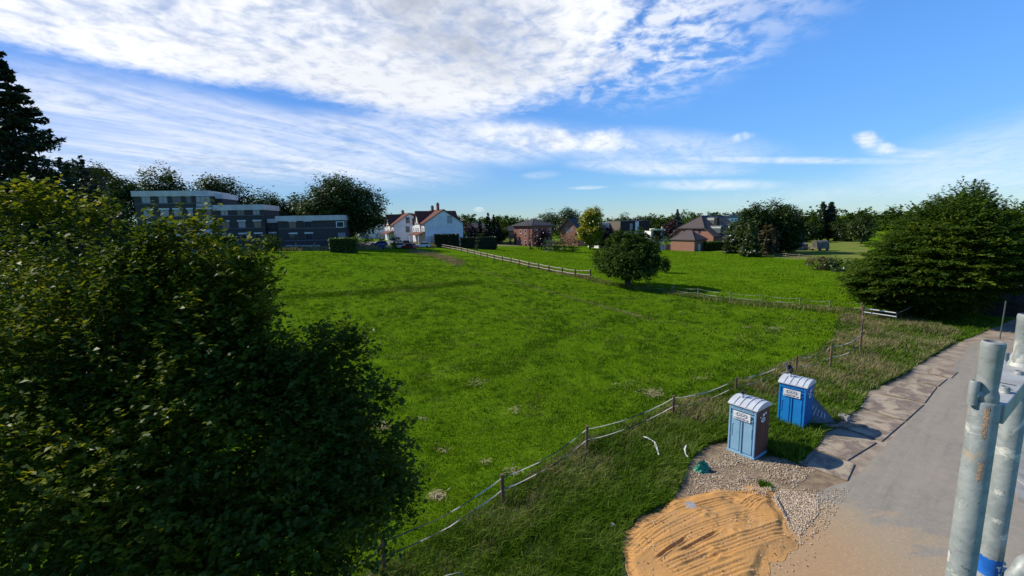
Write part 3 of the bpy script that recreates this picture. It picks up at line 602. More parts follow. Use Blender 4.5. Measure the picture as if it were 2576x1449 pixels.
    for (x, y, w, hh) in ((600, 629, 50, 3), (700, 629, 60, 3), (800, 628, 60, 3), (900, 626, 60, 3), (1050, 618, 50, 5), (1090, 617, 12, 6), (1250, 612, 120, 1.5), (1400, 611, 80, 1.5)):
        A = wpoly([(x-w, y-hh), (x+w, y-hh), (x+w, y+hh), (x-w, y+hh)]); Q.append(sample(A, 2600))
    blades('tall_dry_grass', np.concatenate(Q), .75, .12, GM['dry'], .8, 'tall tan grass along the far field edge')
    for (vv, n, sp, nm, hh, lb, ww) in (([(650, 753), (900, 738), (1060, 722), (1190, 712)], 9000, [1.2, .8], 'verge', .2, 'faint darker line of grass crossing the left half of the pasture', .07), ([(1180, 672), (1290, 706), (1406, 740), (1541, 778), (1640, 805)], 2600, [.25, .25], 'dry', .1, 'faint pale trodden track running diagonally over the pasture', .05), ([(1560, 800), (1400, 850), (1200, 960)], 2500, [.5, .5], 'verge', .16, 'faint dark wheel track in the middle of the pasture', .04)):
        fr = np.array([tuple(on(*p))[:2] for p in vv]); t = RNG.random(n)*(len(fr)-1); i = t.astype(int); P = fr[i]+(fr[i+1]-fr[i])*(t-i)[:, None]+RNG.normal(size=(n, 2))*sp
        blades('grass_track', P, hh, ww, GM[nm], .9, lb)
    # loose straw
    Q = []
    for (x, y, w, hh, n) in ((1645, 993, 26, 10, 380), (1640, 985, 14, 6, 120), (1100, 1250, 20, 9, 260), (1195, 965, 16, 8, 160), (1945, 828, 24, 5, 300), (1880, 826, 12, 2, 90), (1018, 732, 26, 3, 260), (960, 1076, 26, 8, 300), (1295, 1034, 14, 8, 110), (1580, 970, 30, 8, 80), (1165, 720, 14, 2, 60), (1180, 715, 8, 1.5, 40), (1302, 685, 7, 1.5, 60), (1578, 749, 6, 1.5, 50), (1715, 786, 9, 3, 60), (1500, 712, 18, 3, 160), (1290, 1190, 20, 10, 120), (1110, 1135, 22, 12, 60), (1220, 1165, 12, 6, 60), (1700, 1010, 30, 8, 60), (1760, 955, 20, 3, 60), (1060, 1055, 20, 6, 60)):
        n = int(n*(.5 if n > 250 else .3)); g = RNG.normal(size=(n, 2)); g = g*.5*(.5+1.2*RNG.random((n, 1)))+np.sin(g[:, ::-1]*5)*.25; g = np.array([tuple(on(x+q[0]*w, y+q[1]*hh))[:2] for q in g]); Q.append(g)
    P = np.concatenate(Q); n = len(P); V, Fc = leaf_arrays(np.column_stack([P, T(P[:, 0], P[:, 1])+.04+RNG.random(n)*.06]), .26, up=6.0, aspect=.10); o = mesh_np('straw', V, Fc, GM['straw']); tag(o, 'loose tan straw left in small piles on the pasture', 'straw', None, 'stuff')
fenceline = wpoly([(880, 1480), (1265, 1262), (1475, 1135), (1693, 1043), (1850, 988), (2087, 920), (2163, 880), (2168, 785), (2166, 785), (2160, 878), (2085, 918), (1848, 986), (1691, 1041), (1473, 1133), (1263, 1260), (878, 1478)])
grasses()
def stones():
    A = wpoly([(1782, 1135), (1830, 1122), (1900, 1158), (1990, 1152), (2058, 1180), (2000, 1228), (1930, 1258), (1860, 1240), (1780, 1240), (1728, 1248), (1732, 1190), (1760, 1180)]); B = wpoly([(1965, 1232), (2055, 1246), (2062, 1290), (2030, 1330), (2008, 1352), (1985, 1330), (1960, 1290), (1940, 1262)])
    P = np.concatenate([sample(A, 5600, lambda P: np.where(vnoise(P, 1.6, 2) > -.25, 1, .15)), sample(B, 4600), sample(wpoly([(1600, 1300), (1990, 1300), (2100, 1350), (1980, 1500), (1600, 1500)]), 500), sample(wpoly([(1990, 1230), (2140, 1230), (2080, 1330), (2000, 1380)]), 700)])
    n = len(P); s = RNG.uniform(.010, .030, n); base = np.array([(1, 0, 0), (0, 1, 0), (-1, 0, 0), (0, -1, 0), (0, 0, .75), (0, 0, -.6)], float)
    V = base[None]*s[:, None, None]*RNG.uniform(.7, 1.35, (n, 6, 1)); a = RNG.uniform(0, 6.28, n); ca, sa = np.cos(a), np.sin(a)
    X = V[..., 0]*ca[:, None]-V[..., 1]*sa[:, None]; Y = V[..., 0]*sa[:, None]+V[..., 1]*ca[:, None]
    sandy = inpoly(P, wpoly([(1560, 1372), (1650, 1285), (1780, 1242), (1940, 1232), (1990, 1340), (1930, 1450), (1900, 1530), (1580, 1560)]))
    V = np.stack([X+P[:, 0:1], Y+P[:, 1:2], V[..., 2]+np.where(sandy, .125, .022)[:, None]+(RNG.random(n)*.015)[:, None]], -1).reshape(-1, 3)
    t = np.array([(0, 1, 4), (1, 2, 4), (2, 3, 4), (3, 0, 4), (1, 0, 5), (2, 1, 5), (3, 2, 5), (0, 3, 5)])
    m, nt = newmat('gravel_stone'); g = N(nt, 'ShaderNodeNewGeometry'); rp = N(nt, 'ShaderNodeValToRGB'); nt.links.new(g.outputs['Random Per Island'], rp.inputs[0]); el = rp.color_ramp.elements
    el[0].color = (.14, .10, .07, 1); el[1].color = (.66, .56, .43, 1); e = el.new(.45); e.color = (.44, .33, .22, 1); out(nt, princ(nt, rp.outputs[0], .8))
    o = mesh_np('gravel', V, (np.arange(n)[:, None, None]*6+t[None]).reshape(-1, 3), m); tag(o, 'pale loose gravel spread round the toilets and beside the sand', 'gravel', None, 'stuff')
stones()
# ------------------------------------------------------------------ buildings
class Frame:
    """local frame of a house: x along the front wall, y away from the camera, z up"""
    def __init__(s, P0, ang, name, label, cat='house', group=None):
        s.e = empty(name, P0, ang, label, cat, group); s.m = Matrix.Translation(P0) @ Matrix.Rotation(ang, 4, 'Z'); s.i = s.m.inverted()
    def hit(s, vx, vy, ax='y', val=0.0):
        o = s.i @ CAM; d = s.i.to_3x3() @ dirv(vx, vy); k = {'x': 0, 'y': 1, 'z': 2}[ax]; t = (val-o[k])/d[k]; p = o+d*t
        return (p.x if ax == 'y' else p.y, p.z)
def win(fr, ax, side, c, z, w, h, at_, frame='whitetrim', glass='glass', mull=1, sill=False, box=None, fw=.07, parts=True):
    """window centred at c on the wall plane ax=at_, bottom z; side = outward sign"""
    def bx(mb, a0, a1, z0, z1, o0, o1):
        lo, hi = sorted((at_+side*o0, at_+side*o1))
        return mb.box(a0, a1, lo, hi, z0, z1) if ax == 'y' else mb.box(lo, hi, a0, a1, z0, z1)
    f = MB(); a0, a1 = c-w/2, c+w/2
    bx(f, a0, a0+fw, z, z+h, -.05, .05); bx(f, a1-fw, a1, z, z+h, -.05, .05); bx(f, a0+fw, a1-fw, z, z+fw, -.05, .05); bx(f, a0+fw, a1-fw, z+h-fw, z+h, -.05, .05)
    for k in range(mull):
        q = a0+w*(k+1)/(mull+1); bx(f, q-fw*.4, q+fw*.4, z+fw, z+h-fw, -.05, .045)
    o = f.build('window', M[frame], fr.e)
    g = MB(); bx(g, a0+fw*.5, a1-fw*.5, z+fw*.5, z+h-fw*.5, -.04, .02); g.build('pane', M[glass], o)
    if sill: s_ = MB(); bx(s_, a0-.08, a1+.08, z-.09, z-.01, -.05, .12); s_.build('sill', M['whitetrim'], o)
    if box: s_ = MB(); bx(s_, a0-.15, a1+.15, z+h+.01, z+h+box, -.05, .22); s_.build('shutter_box', M['shutter'], o)
    return o
def grey_block():
    PL = foot(345, 618, 100); PR = foot(866.5, 618, 107.5); ang = math.atan2(PR.y-PL.y, PR.x-PL.x); PL.z = min(PL.z, PR.z)-.3
    fr = Frame(PL, ang, 'apartment_block', 'dark slate clad stepped apartment block with pale parapets and white shutter boxes', 'building')
    H = fr.hit; dpt = 11
    def zz(vx, vy, at_=0): return H(vx, vy, 'y', at_)[1]
    def xx(vx, vy, at_=0): return H(vx, vy, 'y', at_)[0]
    x0, x1, x2, x3, x4 = xx(345, 560), xx(531, 560), xx(667, 580), xx(703, 580), xx(866.5, 580)
    t1, t2, t4 = zz(440, 480), zz(600, 515), zz(780, 542.5); t3 = t4-.55
    f1, f2, f4 = zz(440, 493.5), zz(600, 528.6), zz(780, 555.2)
    w = MB(); w.box(x0, x1, 0, dpt, -2, f1).box(x1, x2, .25, dpt, -2, f2).box(x2, x3, 1.6, dpt, -2, f4-.3).box(x3, x4, -.9, dpt-1, -2, f4)
    w.box(x1-.01, x1+1.7, 3, dpt, f2, f1)
    w.build('wall', M['slate'], fr.e)
    for (a, b, y0, y1, z0, z1, pr) in ((x0-.25, x1+.25, -.3, dpt, f1, t1, 0), (x1+.26, x1+2.0, 2.7, dpt, f1-.5, t1-.5, 0), (x1-.1, x2+.15, -.05, dpt, f2, t2, 0), (x2+.16, x3-.3, 1.3, dpt, f4-.3, t3, 0), (x3-.29, x4+.2, -1.2, dpt-1, f4, t4, 0)):
        MB().box(a, b, y0, y1, z0, z1).build('parapet', M['fascia'], fr.e)
    st = (zz(554, 529)-0, )
    # storeys: window bottoms read from the photograph
    b4, b3, b2, b1 = zz(400, 511.5), zz(430, 544.5), zz(560, 576), zz(600, 605.5)
    b3 = .5*(b3+zz(600, 545.5)); sth = (b4-b1)/3; lv = [b1+sth*k for k in range(4)]
    for k, z in enumerate(lv):
        s = MB()
        if k == 3: s.box(x0, x1, -.04, .0, z-.12, z-.04)
        elif k == 2: s.box(x0, x2, -.04, .0, z-.12, z-.04)
        else: s.box(x0, x2, -.04, .0, z-.12, z-.04); 
        s.build('sill_course', M['slateband'], fr.e)
    s = MB(); s.box(x1, x2, .2, .25, lv[2]-.12, lv[2]-.04).box(x1, x2, .2, .25, lv[1]-.12, lv[1]-.04).box(x1, x2, .2, .25, lv[0]-.12, lv[0]-.04).build('sill_course', M['slateband'], fr.e)
    hw = sth*.50; bxh = sth*.12
    g = ['glasspale', 'glass']
    for col, (vx, wd, ml) in enumerate(((367, 1.75, 1), (410, 1.75, 1), (444, 1.75, 1), (474.5, 1.1, 0))):
        x = xx(vx, 500)
        for k in range(4): win(fr, 'y', -1, x, lv[k], wd, hw, 0, 'frame_grey', g[(col*2+k*3+(k > 2)) % 2 if not (k == 3 and col > 1) else 1], ml, box=bxh)
    x = xx(512.5, 500)
    for k in range(1, 4):
        win(fr, 'y', -1, x, lv[k], 2.9, hw*1.02, -.35 if k else 0, 'frame_grey', g[(k+1) % 2], 2, box=bxh)
        MB().box(x-1.5, x+1.5, -.35, 0, lv[k]-sth*.38, lv[k]+hw+.02).build('bay', M['slate'], fr.e)
        MB().box(x-1.5, x+1.5, -.40, -.36, lv[k]-sth*.30, lv[k]-sth*.05).build('bay_panel', M['render_grey'], fr.e)
    cx_ = xx(520, 595); MB().box(cx_-2.4, cx_+2.4, -2.4, -.05, lv[0]+hw+.1, lv[0]+hw+.55).box(cx_-2.3, cx_-2.15, -2.3, -2.1, -1, lv[0]+hw+.1).box(cx_+2.1, cx_+2.25, -2.3, -2.1, -1, lv[0]+hw+.1).build('entrance_canopy', M['fascia'], fr.e)
    for col, vx in enumerate((564, 605, 644.5)):
        x = xx(vx, 540)
        for k in range(3): win(fr, 'y', -1, x, lv[k], 1.55, hw, .25, 'frame_grey', g[(col+k) % 2] if k else 'glass', 1, box=bxh)
    for k in range(2): win(fr, 'y', -1, xx(685.5, 575, 1.6), lv[k], 1.5, hw, 1.6, 'frame_grey', 'glass', 1, box=bxh)
    c2, c1 = zz(780, 573, -.9), zz(780, 603.5, -.9)
    for z in (c1, c2):
        MB().box(x3+.02, x4, -.95, -.9, z-.14, z-.05).build('sill_course', M['slateband'], fr.e)
        for vx in (736.5, 776): win(fr, 'y', -1, xx(vx, 570, -.9), z, 1.6, hw, -.9, 'frame_grey', 'glass', 1, box=bxh)
    xa, xb = xx(845.5, 565, -.9), xx(865.5, 565, -.9)
    win(fr, 'y', -1, (xa+xb)/2, zz(850, 572.5, -.9), xb-xa, zz(850, 557, -.9)-zz(850, 572.5, -.9), -.9, 'whitetrim', 'glass', 0, fw=.16)
    win(fr, 'y', -1, (xa+xb)/2+.2, zz(850, 600, -.9), xb-xa, zz(850, 585, -.9)-zz(850, 600, -.9), -.9, 'frame_grey', 'glasspale', 2)
    win(fr, 'x', 1, 2.0, c2, 2.2, hw, x4, 'whitetrim', 'glass', 1)
    m = MB(); 
    for vx in (728, 745, 762, 779, 796): x = xx(vx, 617, -.9); m.box(x-.8, x+.8, -.97, -.9, zz(vx, 620, -.9), zz(vx, 616.5, -.9))
    m.build('basement_grille', M['render_grey'], fr.e)
M['frame_grey'] = pmat('grey_window_frame', (.10, .115, .14), None, 2, .5, bs=0)
grey_block()
def gable_house(name, label, corner, ang, W, Ld, ze, zr, wall, roof, cross=None, over=.45, half=None, chims=(), grp=None, zb=-1.5):
    """gable wall faces -y (local), ridge along y"""
    fr = Frame(corner, ang, name, label, 'house', grp); th = .28
    MB().prism([(0, zb), (W, zb), (W, ze), (W/2, zr), (0, ze)], 'y', 0, Ld).build('wall', M[wall], fr.e)
    sl = (zr-ze)/(W/2); r = MB(); o = over
    for sgn in (-1, 1):
        xa = W/2; xb = W/2+sgn*(W/2+o); zb_ = ze-sl*o
        r.prism([(xa, zr+.04), (xb, zb_+.04), (xb, zb_+.04+th), (xa, zr+th+.06)], 'y', -o, Ld+o)
    rf = r.build('roof', M[roof], fr.e)
    if cross:
        (c0, cw, zc, ext) = cross       # gable on the left wall: start y, width, apex z, roof length
        MB().prism([(c0, zb), (c0+cw, zb), (c0+cw, ze), (c0+cw/2, zc), (c0, ze)], 'x', -.35, W/2).build('cross_gable', M[wall], fr.e)
        r = MB(); s2 = (zc-ze)/(cw/2)
        for sgn in (-1, 1):
            ya = c0+cw/2; yb = ya+sgn*(cw/2+.35); zb2 = ze-s2*.35
            r.prism([(ya, zc+.05), (yb, zb2+.05), (yb, zb2+.05+th), (ya, zc+th+.07)], 'x', -.8, W/2+ext)
        r.build('cross_roof', M[roof], fr.e)
    for (x, y, w, top) in chims:
        c = MB().box(x-w/2, x+w/2, y-w/2, y+w/2, zr-2, top).build('chimney', M['brick'], rf)
        MB().box(x-w/2-.08, x+w/2+.08, y-w/2-.08, y+w/2+.08, top+.003, top+.15).box(x-w*.3, x+w*.3, y-w*.3, y+w*.3, top+.15, top+.5).build('chimney_cap', M['zinc'], c)
    return fr
def white_houses():
    for k, (vx, vb, Y, ga, W, lab, vg) in enumerate((
        (1069.5, 607, 136, 30, 12.6, 'nearer white gabled house with red roof, two brick chimneys and a white garage door', 0),
        (992.1, 604, 152, 30, 11.5, 'farther white gabled house with red roof, left of the one with two chimneys', 1))):
        P = foot(vx, vb, Y)
        s = Y/FP; ze = (pt(vx, 562 if k == 0 else 566.5, Y).z-P.z); zr = pt(1114.9 if k == 0 else 1032.3, 528.9 if k == 0 else 537.8, Y+3.2).z-P.z; Ld = 11.5
        fr = gable_house('gabled_house', lab, P, rad(ga), W, Ld, ze, zr, 'white', 'redtile', cross=(3.2, 5.6, zr-.35, 6.6), chims=((W/2-.4, 3.6, .75, zr+2.0), (W/2-.6, 8.0, .75, zr+1.3)) if k == 0 else ((W/2-.5, 6.2, .8, zr+1.0),), grp='white gabled houses')
        # windows of the gabled front
        for yy in (5.0, 7.0):
            win(fr, 'x', -1, yy, ze+.15, 1.0, 1.9, -.35, 'whitetrim', 'glass', 0, sill=True)
            win(fr, 'x', -1, yy, ze-3.0, .85, 1.7, -.35, 'whitetrim', 'glass', 0, sill=True)
        for yy in (1.4, 10.2): win(fr, 'x', -1, yy, ze-2.9, .9, 1.7, 0, 'whitetrim', 'glass', 0)
        for yy in (1.5, 4.4, 6.8, 9.6): win(fr, 'x', -1, yy, .3, 1.2, 2.1, 0 if yy in (1.5, 9.6) else -.35, 'whitetrim', 'glass', 1, fw=.15)
        zc = ze*.46; c = MB(); c.prism([(.0, zc+.9), (-2.3, zc), (-2.3, zc+.2), (0, zc+1.1)], 'y', -.2, Ld*.8).build('porch_roof', M['redtile'], fr.e)
        MB().box(-2.1, -1.9, 0, .2, -1, zc+.1).box(-2.1, -1.9, Ld*.75, Ld*.75+.2, -1, zc+.1).build('porch_post', M['whitetrim'], fr.e)
        MB().tube([(-.02, -.1, ze-.2), (-.02, -.1, 0)], .07, 6).build('downpipe', M['zinc'], fr.e)
        if k == 0:
            x, z = fr.hit(1131, 597 and 572 - 0); x, z = fr.hit(1131.5, 561.5)
            win(fr, 'y', -1, x, z, 1.5, 2.2, 0, 'frame_grey', 'glasspale', 0, fw=.1)
            a, b = fr.hit(1085, 609)[0], fr.hit(1094, 609)[0]; zt = fr.hit(1090, 591.5)[1]
            MB().box(a, b+.4, -3.0, -.02, -1, zt-.1).build('garage', M['white'], fr.e); MB().box(a+.15, b+.25, -3.06, -3.0, -1, zt-.4).build('garage_door', M['whitetrim'], fr.e)
        else:
            for vy0 in (560, 583):
                x, z = fr.hit(1026, vy0 + (0)); win(fr, 'y', -1, x, z-.2, 1.4, 2.0, 0, 'frame_grey', 'glass', 0, fw=.1)
            x, z = fr.hit(1040, 561); win(fr, 'y', -1, x, z, 1.0, 1.6, 0, 'frame_grey', 'glass', 0)
            x, z = fr.hit(1013, 607); MB().box(x-1.3, x+1.3, -.08, -.01, z-.6, z+2.3).build('garage_door', M['whitetrim'], fr.e)
    # low flat house
    P = foot(905, 604, 168); fr = Frame(P, rad(24), 'flat_roofed_house', 'low white flat roofed house left of the two gabled ones', 'house')
    zt = pt(905, 567, 168).z-P.z; W = 11.5
    MB().box(0, W, 0, 16, -1.5, zt).build('wall', M['white'], fr.e); MB().box(-.15, W+.15, -.15, 16.15, zt+.003, zt+.25).build('roof', M['fascia'], fr.e)
    for dx in (2.2, 3.7, 5.0): win(fr, 'y', -1, dx, zt-3.4, .9, 2.8, 0, 'whitetrim', 'glass', 0)
    win(fr, 'y', -1, 8.2, zt-1.9, 1.3, .8, 0, 'whitetrim', 'glass', 0)
    for dy in (3, 6, 10, 13): win(fr, 'x', -1, dy, zt-3.0, .9, 1.6, 0, 'whitetrim', 'glass', 0)
    x = 6.5; MB().box(x, x+6, -1.2, -.02, -1.5, zt*.42).build('garage', M['render_grey'], fr.e)
white_houses()
def hip_roof(fr, W, Ld, ze, zr, roof, over=.6, short=None, x0=0, y0=0, th=.22, name='roof'):
    o = over; a, b, c, d = (x0-o, y0-o, ze), (x0+W+o, y0-o, ze), (x0+W+o, y0+Ld+o, ze), (x0-o, y0+Ld+o, ze)
    if Ld >= W: q = (W/2)*.98; r1, r2 = (x0+W/2, y0+q, zr), (x0+W/2, y0+Ld-q, zr)
    else: q = (Ld/2)*.98; r1, r2 = (x0+q, y0+Ld/2, zr), (x0+W-q, y0+Ld/2, zr)
    m = MB(); lo = [(p[0], p[1], p[2]-th) for p in (a, b, c, d)]
    V = [a, b, c, d, r1, r2]+lo
    if Ld >= W: F = [(0, 1, 4), (1, 2, 5, 4), (2, 3, 5), (3, 0, 4, 5)]
    else: F = [(0, 1, 5, 4), (1, 2, 5), (2, 3, 4, 5), (3, 0, 4)]
    F += [(0, 6, 7, 1), (1, 7, 8, 2), (2, 8, 9, 3), (3, 9, 6, 0), (6, 9, 8, 7)]
    m.add(V, F); rf = m.build(name, M[roof], fr.e)
    rg = MB(); 
    for p, q in ((a, r1), (b, r1 if Ld >= W else r2), (r1, r2)): rg.tube([p, q], .10, 5)
    rg.build('ridge_tiles', M[roof], rf); return rf
def brick_houses():
    Y = 158; P = foot(1339, 607, Y); fr = Frame(P, rad(38), 'hip_roofed_house', 'red brick house with dark hipped roof behind a purple tree', 'house')
    ze = pt(1339, 567, Y).z-P.z; zr = pt(1346, 550.5, Y+6).z-P.z; W = 9.6; D = 10.4
    MB().box(0, W, 0, D, -1.5, ze).build('wall', M['brick'], fr.e); hip_roof(fr, W, D, ze, zr, 'darktile', .75)
    MB().box(-.7, W+.7, -.72, -.6, ze-.32, ze-.18).build('gutter', M['zinc'], fr.e)
    for (x, zf) in ((2.0, .62), (8.0, .62), (8.0, .1), (2.2, .1)): win(fr, 'y', -1, x, ze*zf, 1.7, 1.5, 0, 'whitetrim', 'glass', 1, sill=True, fw=.12)
    win(fr, 'y', -1, 5.2, ze*.62, 1.6, 1.5, 0, 'whitetrim', 'glasspale', 0)
    for y, zf in ((6.3, .62), (6.3, .12)): win(fr, 'x', -1, y, ze*zf, 1.0, 1.4, 0, 'whitetrim', 'glass', 1, sill=True)
    for k, zf in enumerate((.64, .42, .12)): win(fr, 'x', -1, 3.7, ze*zf, .9, 1.2, 0, 'whitetrim', 'glass', 0)
    MB().tube([(-.3, 1.9, .2), (-.3, 1.9, zr+.6)], .13, 8).build('flue_pipe', M['zinc'], fr.e)
    MB().box(-.02, .0, 9.4, 10.2, -.5, 2.2).build('door', M['glass'], fr.e)
    # brick gable with slate roof
    Y = 170; P = foot(1450, 604, Y); ang = rad(-38); W = 7.6
    P = foot(1410, 604, Y+2.5); ze = pt(1450, 575, Y).z-P.z; zr = pt(1427, 551.5, Y).z-P.z
    fr = gable_house('brick_gable_house', 'orange brick house with dark slate gable roof left of the golden tree', P, ang, W, 12, ze, zr, 'brick2', 'darktile', over=.8)
    win(fr, 'y', -1, W*.38, ze*.78, 1.2, 1.6, 0, 'whitetrim', 'glasspale', 0); win(fr, 'y', -1, W*.66, ze*.86, .8, 1.2, 0, 'whitetrim', 'glasspale', 0); win(fr, 'y', -1, W*.9, ze*.55, .8, 1.3, 0, 'frame_grey', 'glass', 0)
    # modern flat block
    Y = 150; P = foot(1560, 612, Y); fr = Frame(P, rad(22), 'modern_flat_house', 'modern flat roofed dark brick house with overhanging upper floor', 'house'); fr2 = fr
    zt = pt(1560, 556.5, Y).z-P.z; zb = pt(1560, 582.5, Y).z-P.z; W = 12; D = 9
    MB().box(0, W, 0, D, zb, zt).build('upper_wall', M['brickdark'], fr.e); MB().box(-.03, .0, 0, D, zb, zt).build('side_wall', M['brickbrown'], fr.e); MB().box(.6, W-1.5, 1.2, D-1, -1, zb-.003).build('ground_floor', M['white'], fr.e)
    MB().box(-.1, W+.1, -.1, D+.1, zt+.003, zt+.12).build('roof', M['zinc'], fr.e)
    win(fr, 'y', -1, W*.36, zb+.6, .9, 1.9, 0, 'whitetrim', 'glasspale', 0); MB().box(W*.50, W*.62, -.07, -.003, zb-1.5, zt-.2).build('render_panel', M['white'], fr.e)
    win(fr, 'x', -1, D*.74, zb+.5, 1.0, 1.6, -.03, 'whitetrim', 'glasspale', 0); win(fr, 'y', -1, W*.8, .2, 2.4, 2.2, 1.2, 'frame_grey', 'glass', 2)
    MB().box(W*.48, W*.56, 3, 3.9, zt+.12, zt+.9).build('roof_vent', M['rope'], fr.e); MB().box(-4.5, -.2, D-3, D+4, -1, zt-.4).build('white_wing', M['white'], fr.e)
    # half hipped brick house with barrel dormers
    Y = 140; P = foot(1690, 614, Y+6); ang = rad(-55); fr = Frame(P, ang, 'dormered_brick_house', 'large orange brick house with brown half hipped roof and three barrel dormers', 'house')
    H = fr.hit; W = H(1794, 600)[0]; z = H(1794, 590.7)[1]; ze = z-.3; zh = H(1774, 575.5)[1]; zr = H(1745, 546, 'y', 5)[1]; D = 17
    sl = (zr-ze)/(W/2); xh = (zh-ze)/sl
    MB().prism([(0, -1.5), (W, -1.5), (W, ze), (W-xh, zh), (xh, zh), (0, ze)], 'y', 0, D).build('wall', M['brick2'], fr.e)
    o = .6; th = .3; m = MB(); yr = 4.6; zo = ze-sl*o
    V = [(-o, -o, zo), (xh, -o, zh), (W/2, yr, zr), (W/2, D+o, zr), (-o, D+o, zo), (W+o, -o, zo), (W-xh, -o, zh), (W+o, D+o, zo)]
    V = [(x, y, z+.32) for x, y, z in V]; V += [(x, y, z-th) for x, y, z in V]
    F = [(0, 1, 2, 3, 4), (5, 7, 3, 2, 6), (1, 6, 2), (8, 12, 11, 10, 9), (13, 14, 10, 11, 15), (9, 10, 14), (0, 8, 9, 1), (1, 9, 14, 6), (6, 14, 13, 5), (4, 12, 8, 0), (5, 13, 15, 7)]
    rf = m.add(V, F).build('roof', M['browntile'], fr.e)
    rg = MB().tube([(xh, -o, zh+.34), (W/2, yr, zr+.34)], .11, 5).tube([(W-xh, -o, zh+.34), (W/2, yr, zr+.34)], .11, 5).tube([(W/2, yr, zr+.34), (W/2, D, zr+.34)], .11, 5).build('ridge_tiles', M['browntile'], rf)
    for (y, zc, L_, r) in ((4.0, ze+1.0, 4.2, 1.0), (9.0, ze+1.0, 4.2, 1.0), (7.0, zh+1.4, 3.4, 1.1)):
        xo = W-(zc-ze)/sl+1.7; n = 12; ring = [(y+r*math.cos(math.pi*k/n), zc+1.0+r*1.0*math.sin(math.pi*k/n)) for k in range(n+1)]
        ring = [(y+r, zc-.3)]+ring+[(y-r, zc-.3)]
        d = MB().prism(ring, 'x', xo-L_, xo).build('dormer', M['zinc'], rf)
        MB().prism([(a*.82+y*.18, (b-zc)*.85+zc) for a, b in ring], 'x', xo+.003, xo+.05).build('dormer_window', M['glass'], d)
        MB().box(xo+.05, xo+.09, y-.05, y+.05, zc-.2, zc+1.85).box(xo+.05, xo+.09, y-r*.8, y+r*.8, zc+.75, zc+.85).build('dormer_bars', M['zinc'], d)
    MB().box(W-(zr-zh)/sl*.6, W-(zr-zh)/sl*.6+1.0, 4.6, 5.8, zh, zr-.2).build('chimney', M['brickdark'], rf)
    MB().box(W/2-.4, W/2+.4, 9, 10, zr-.5, zr+1.2).build('antenna_stack', M['zinc'], rf)
    for y in (4.5, 8.5, 12.5): win(fr, 'x', 1, y, .4, 1.6, 2.0, W, 'frame_grey', 'glass', 1)
    for vx in (1700, 1760): x = H(vx, 580)[0]; win(fr, 'y', -1, x, zh-1.4, .8, 1.1, 0, 'frame_grey', 'glass', 0)
    MB().tube([(W+.2, -.15, ze-.1), (W+.2, -.15, 0)], .06, 6).build('downpipe', M['zinc'], fr.e)
    # garage in front of it
    Y = 135; P = foot(1688, 618, Y+3); fg = Frame(P, rad(-55), 'brick_garage', 'low orange brick garage with its own hipped roof in front of the dormered house', 'garage')
    W = fg.hit(1747, 610)[0]; ze = fg.hit(1720, 602.5)[1]; zr = fg.hit(1738, 579.5, 'y', 3)[1]
    MB().box(0, W, 0, 6.2, -1.5, ze).build('wall', M['brick2'], fg.e); hip_roof(fg, W, 6.2, ze, zr, 'browntile', .35)
    MB().box(W+.003, W+.06, 2.0, 3.1, -.5, 2.0).build('door', M['whitetrim'], fg.e)
brick_houses()
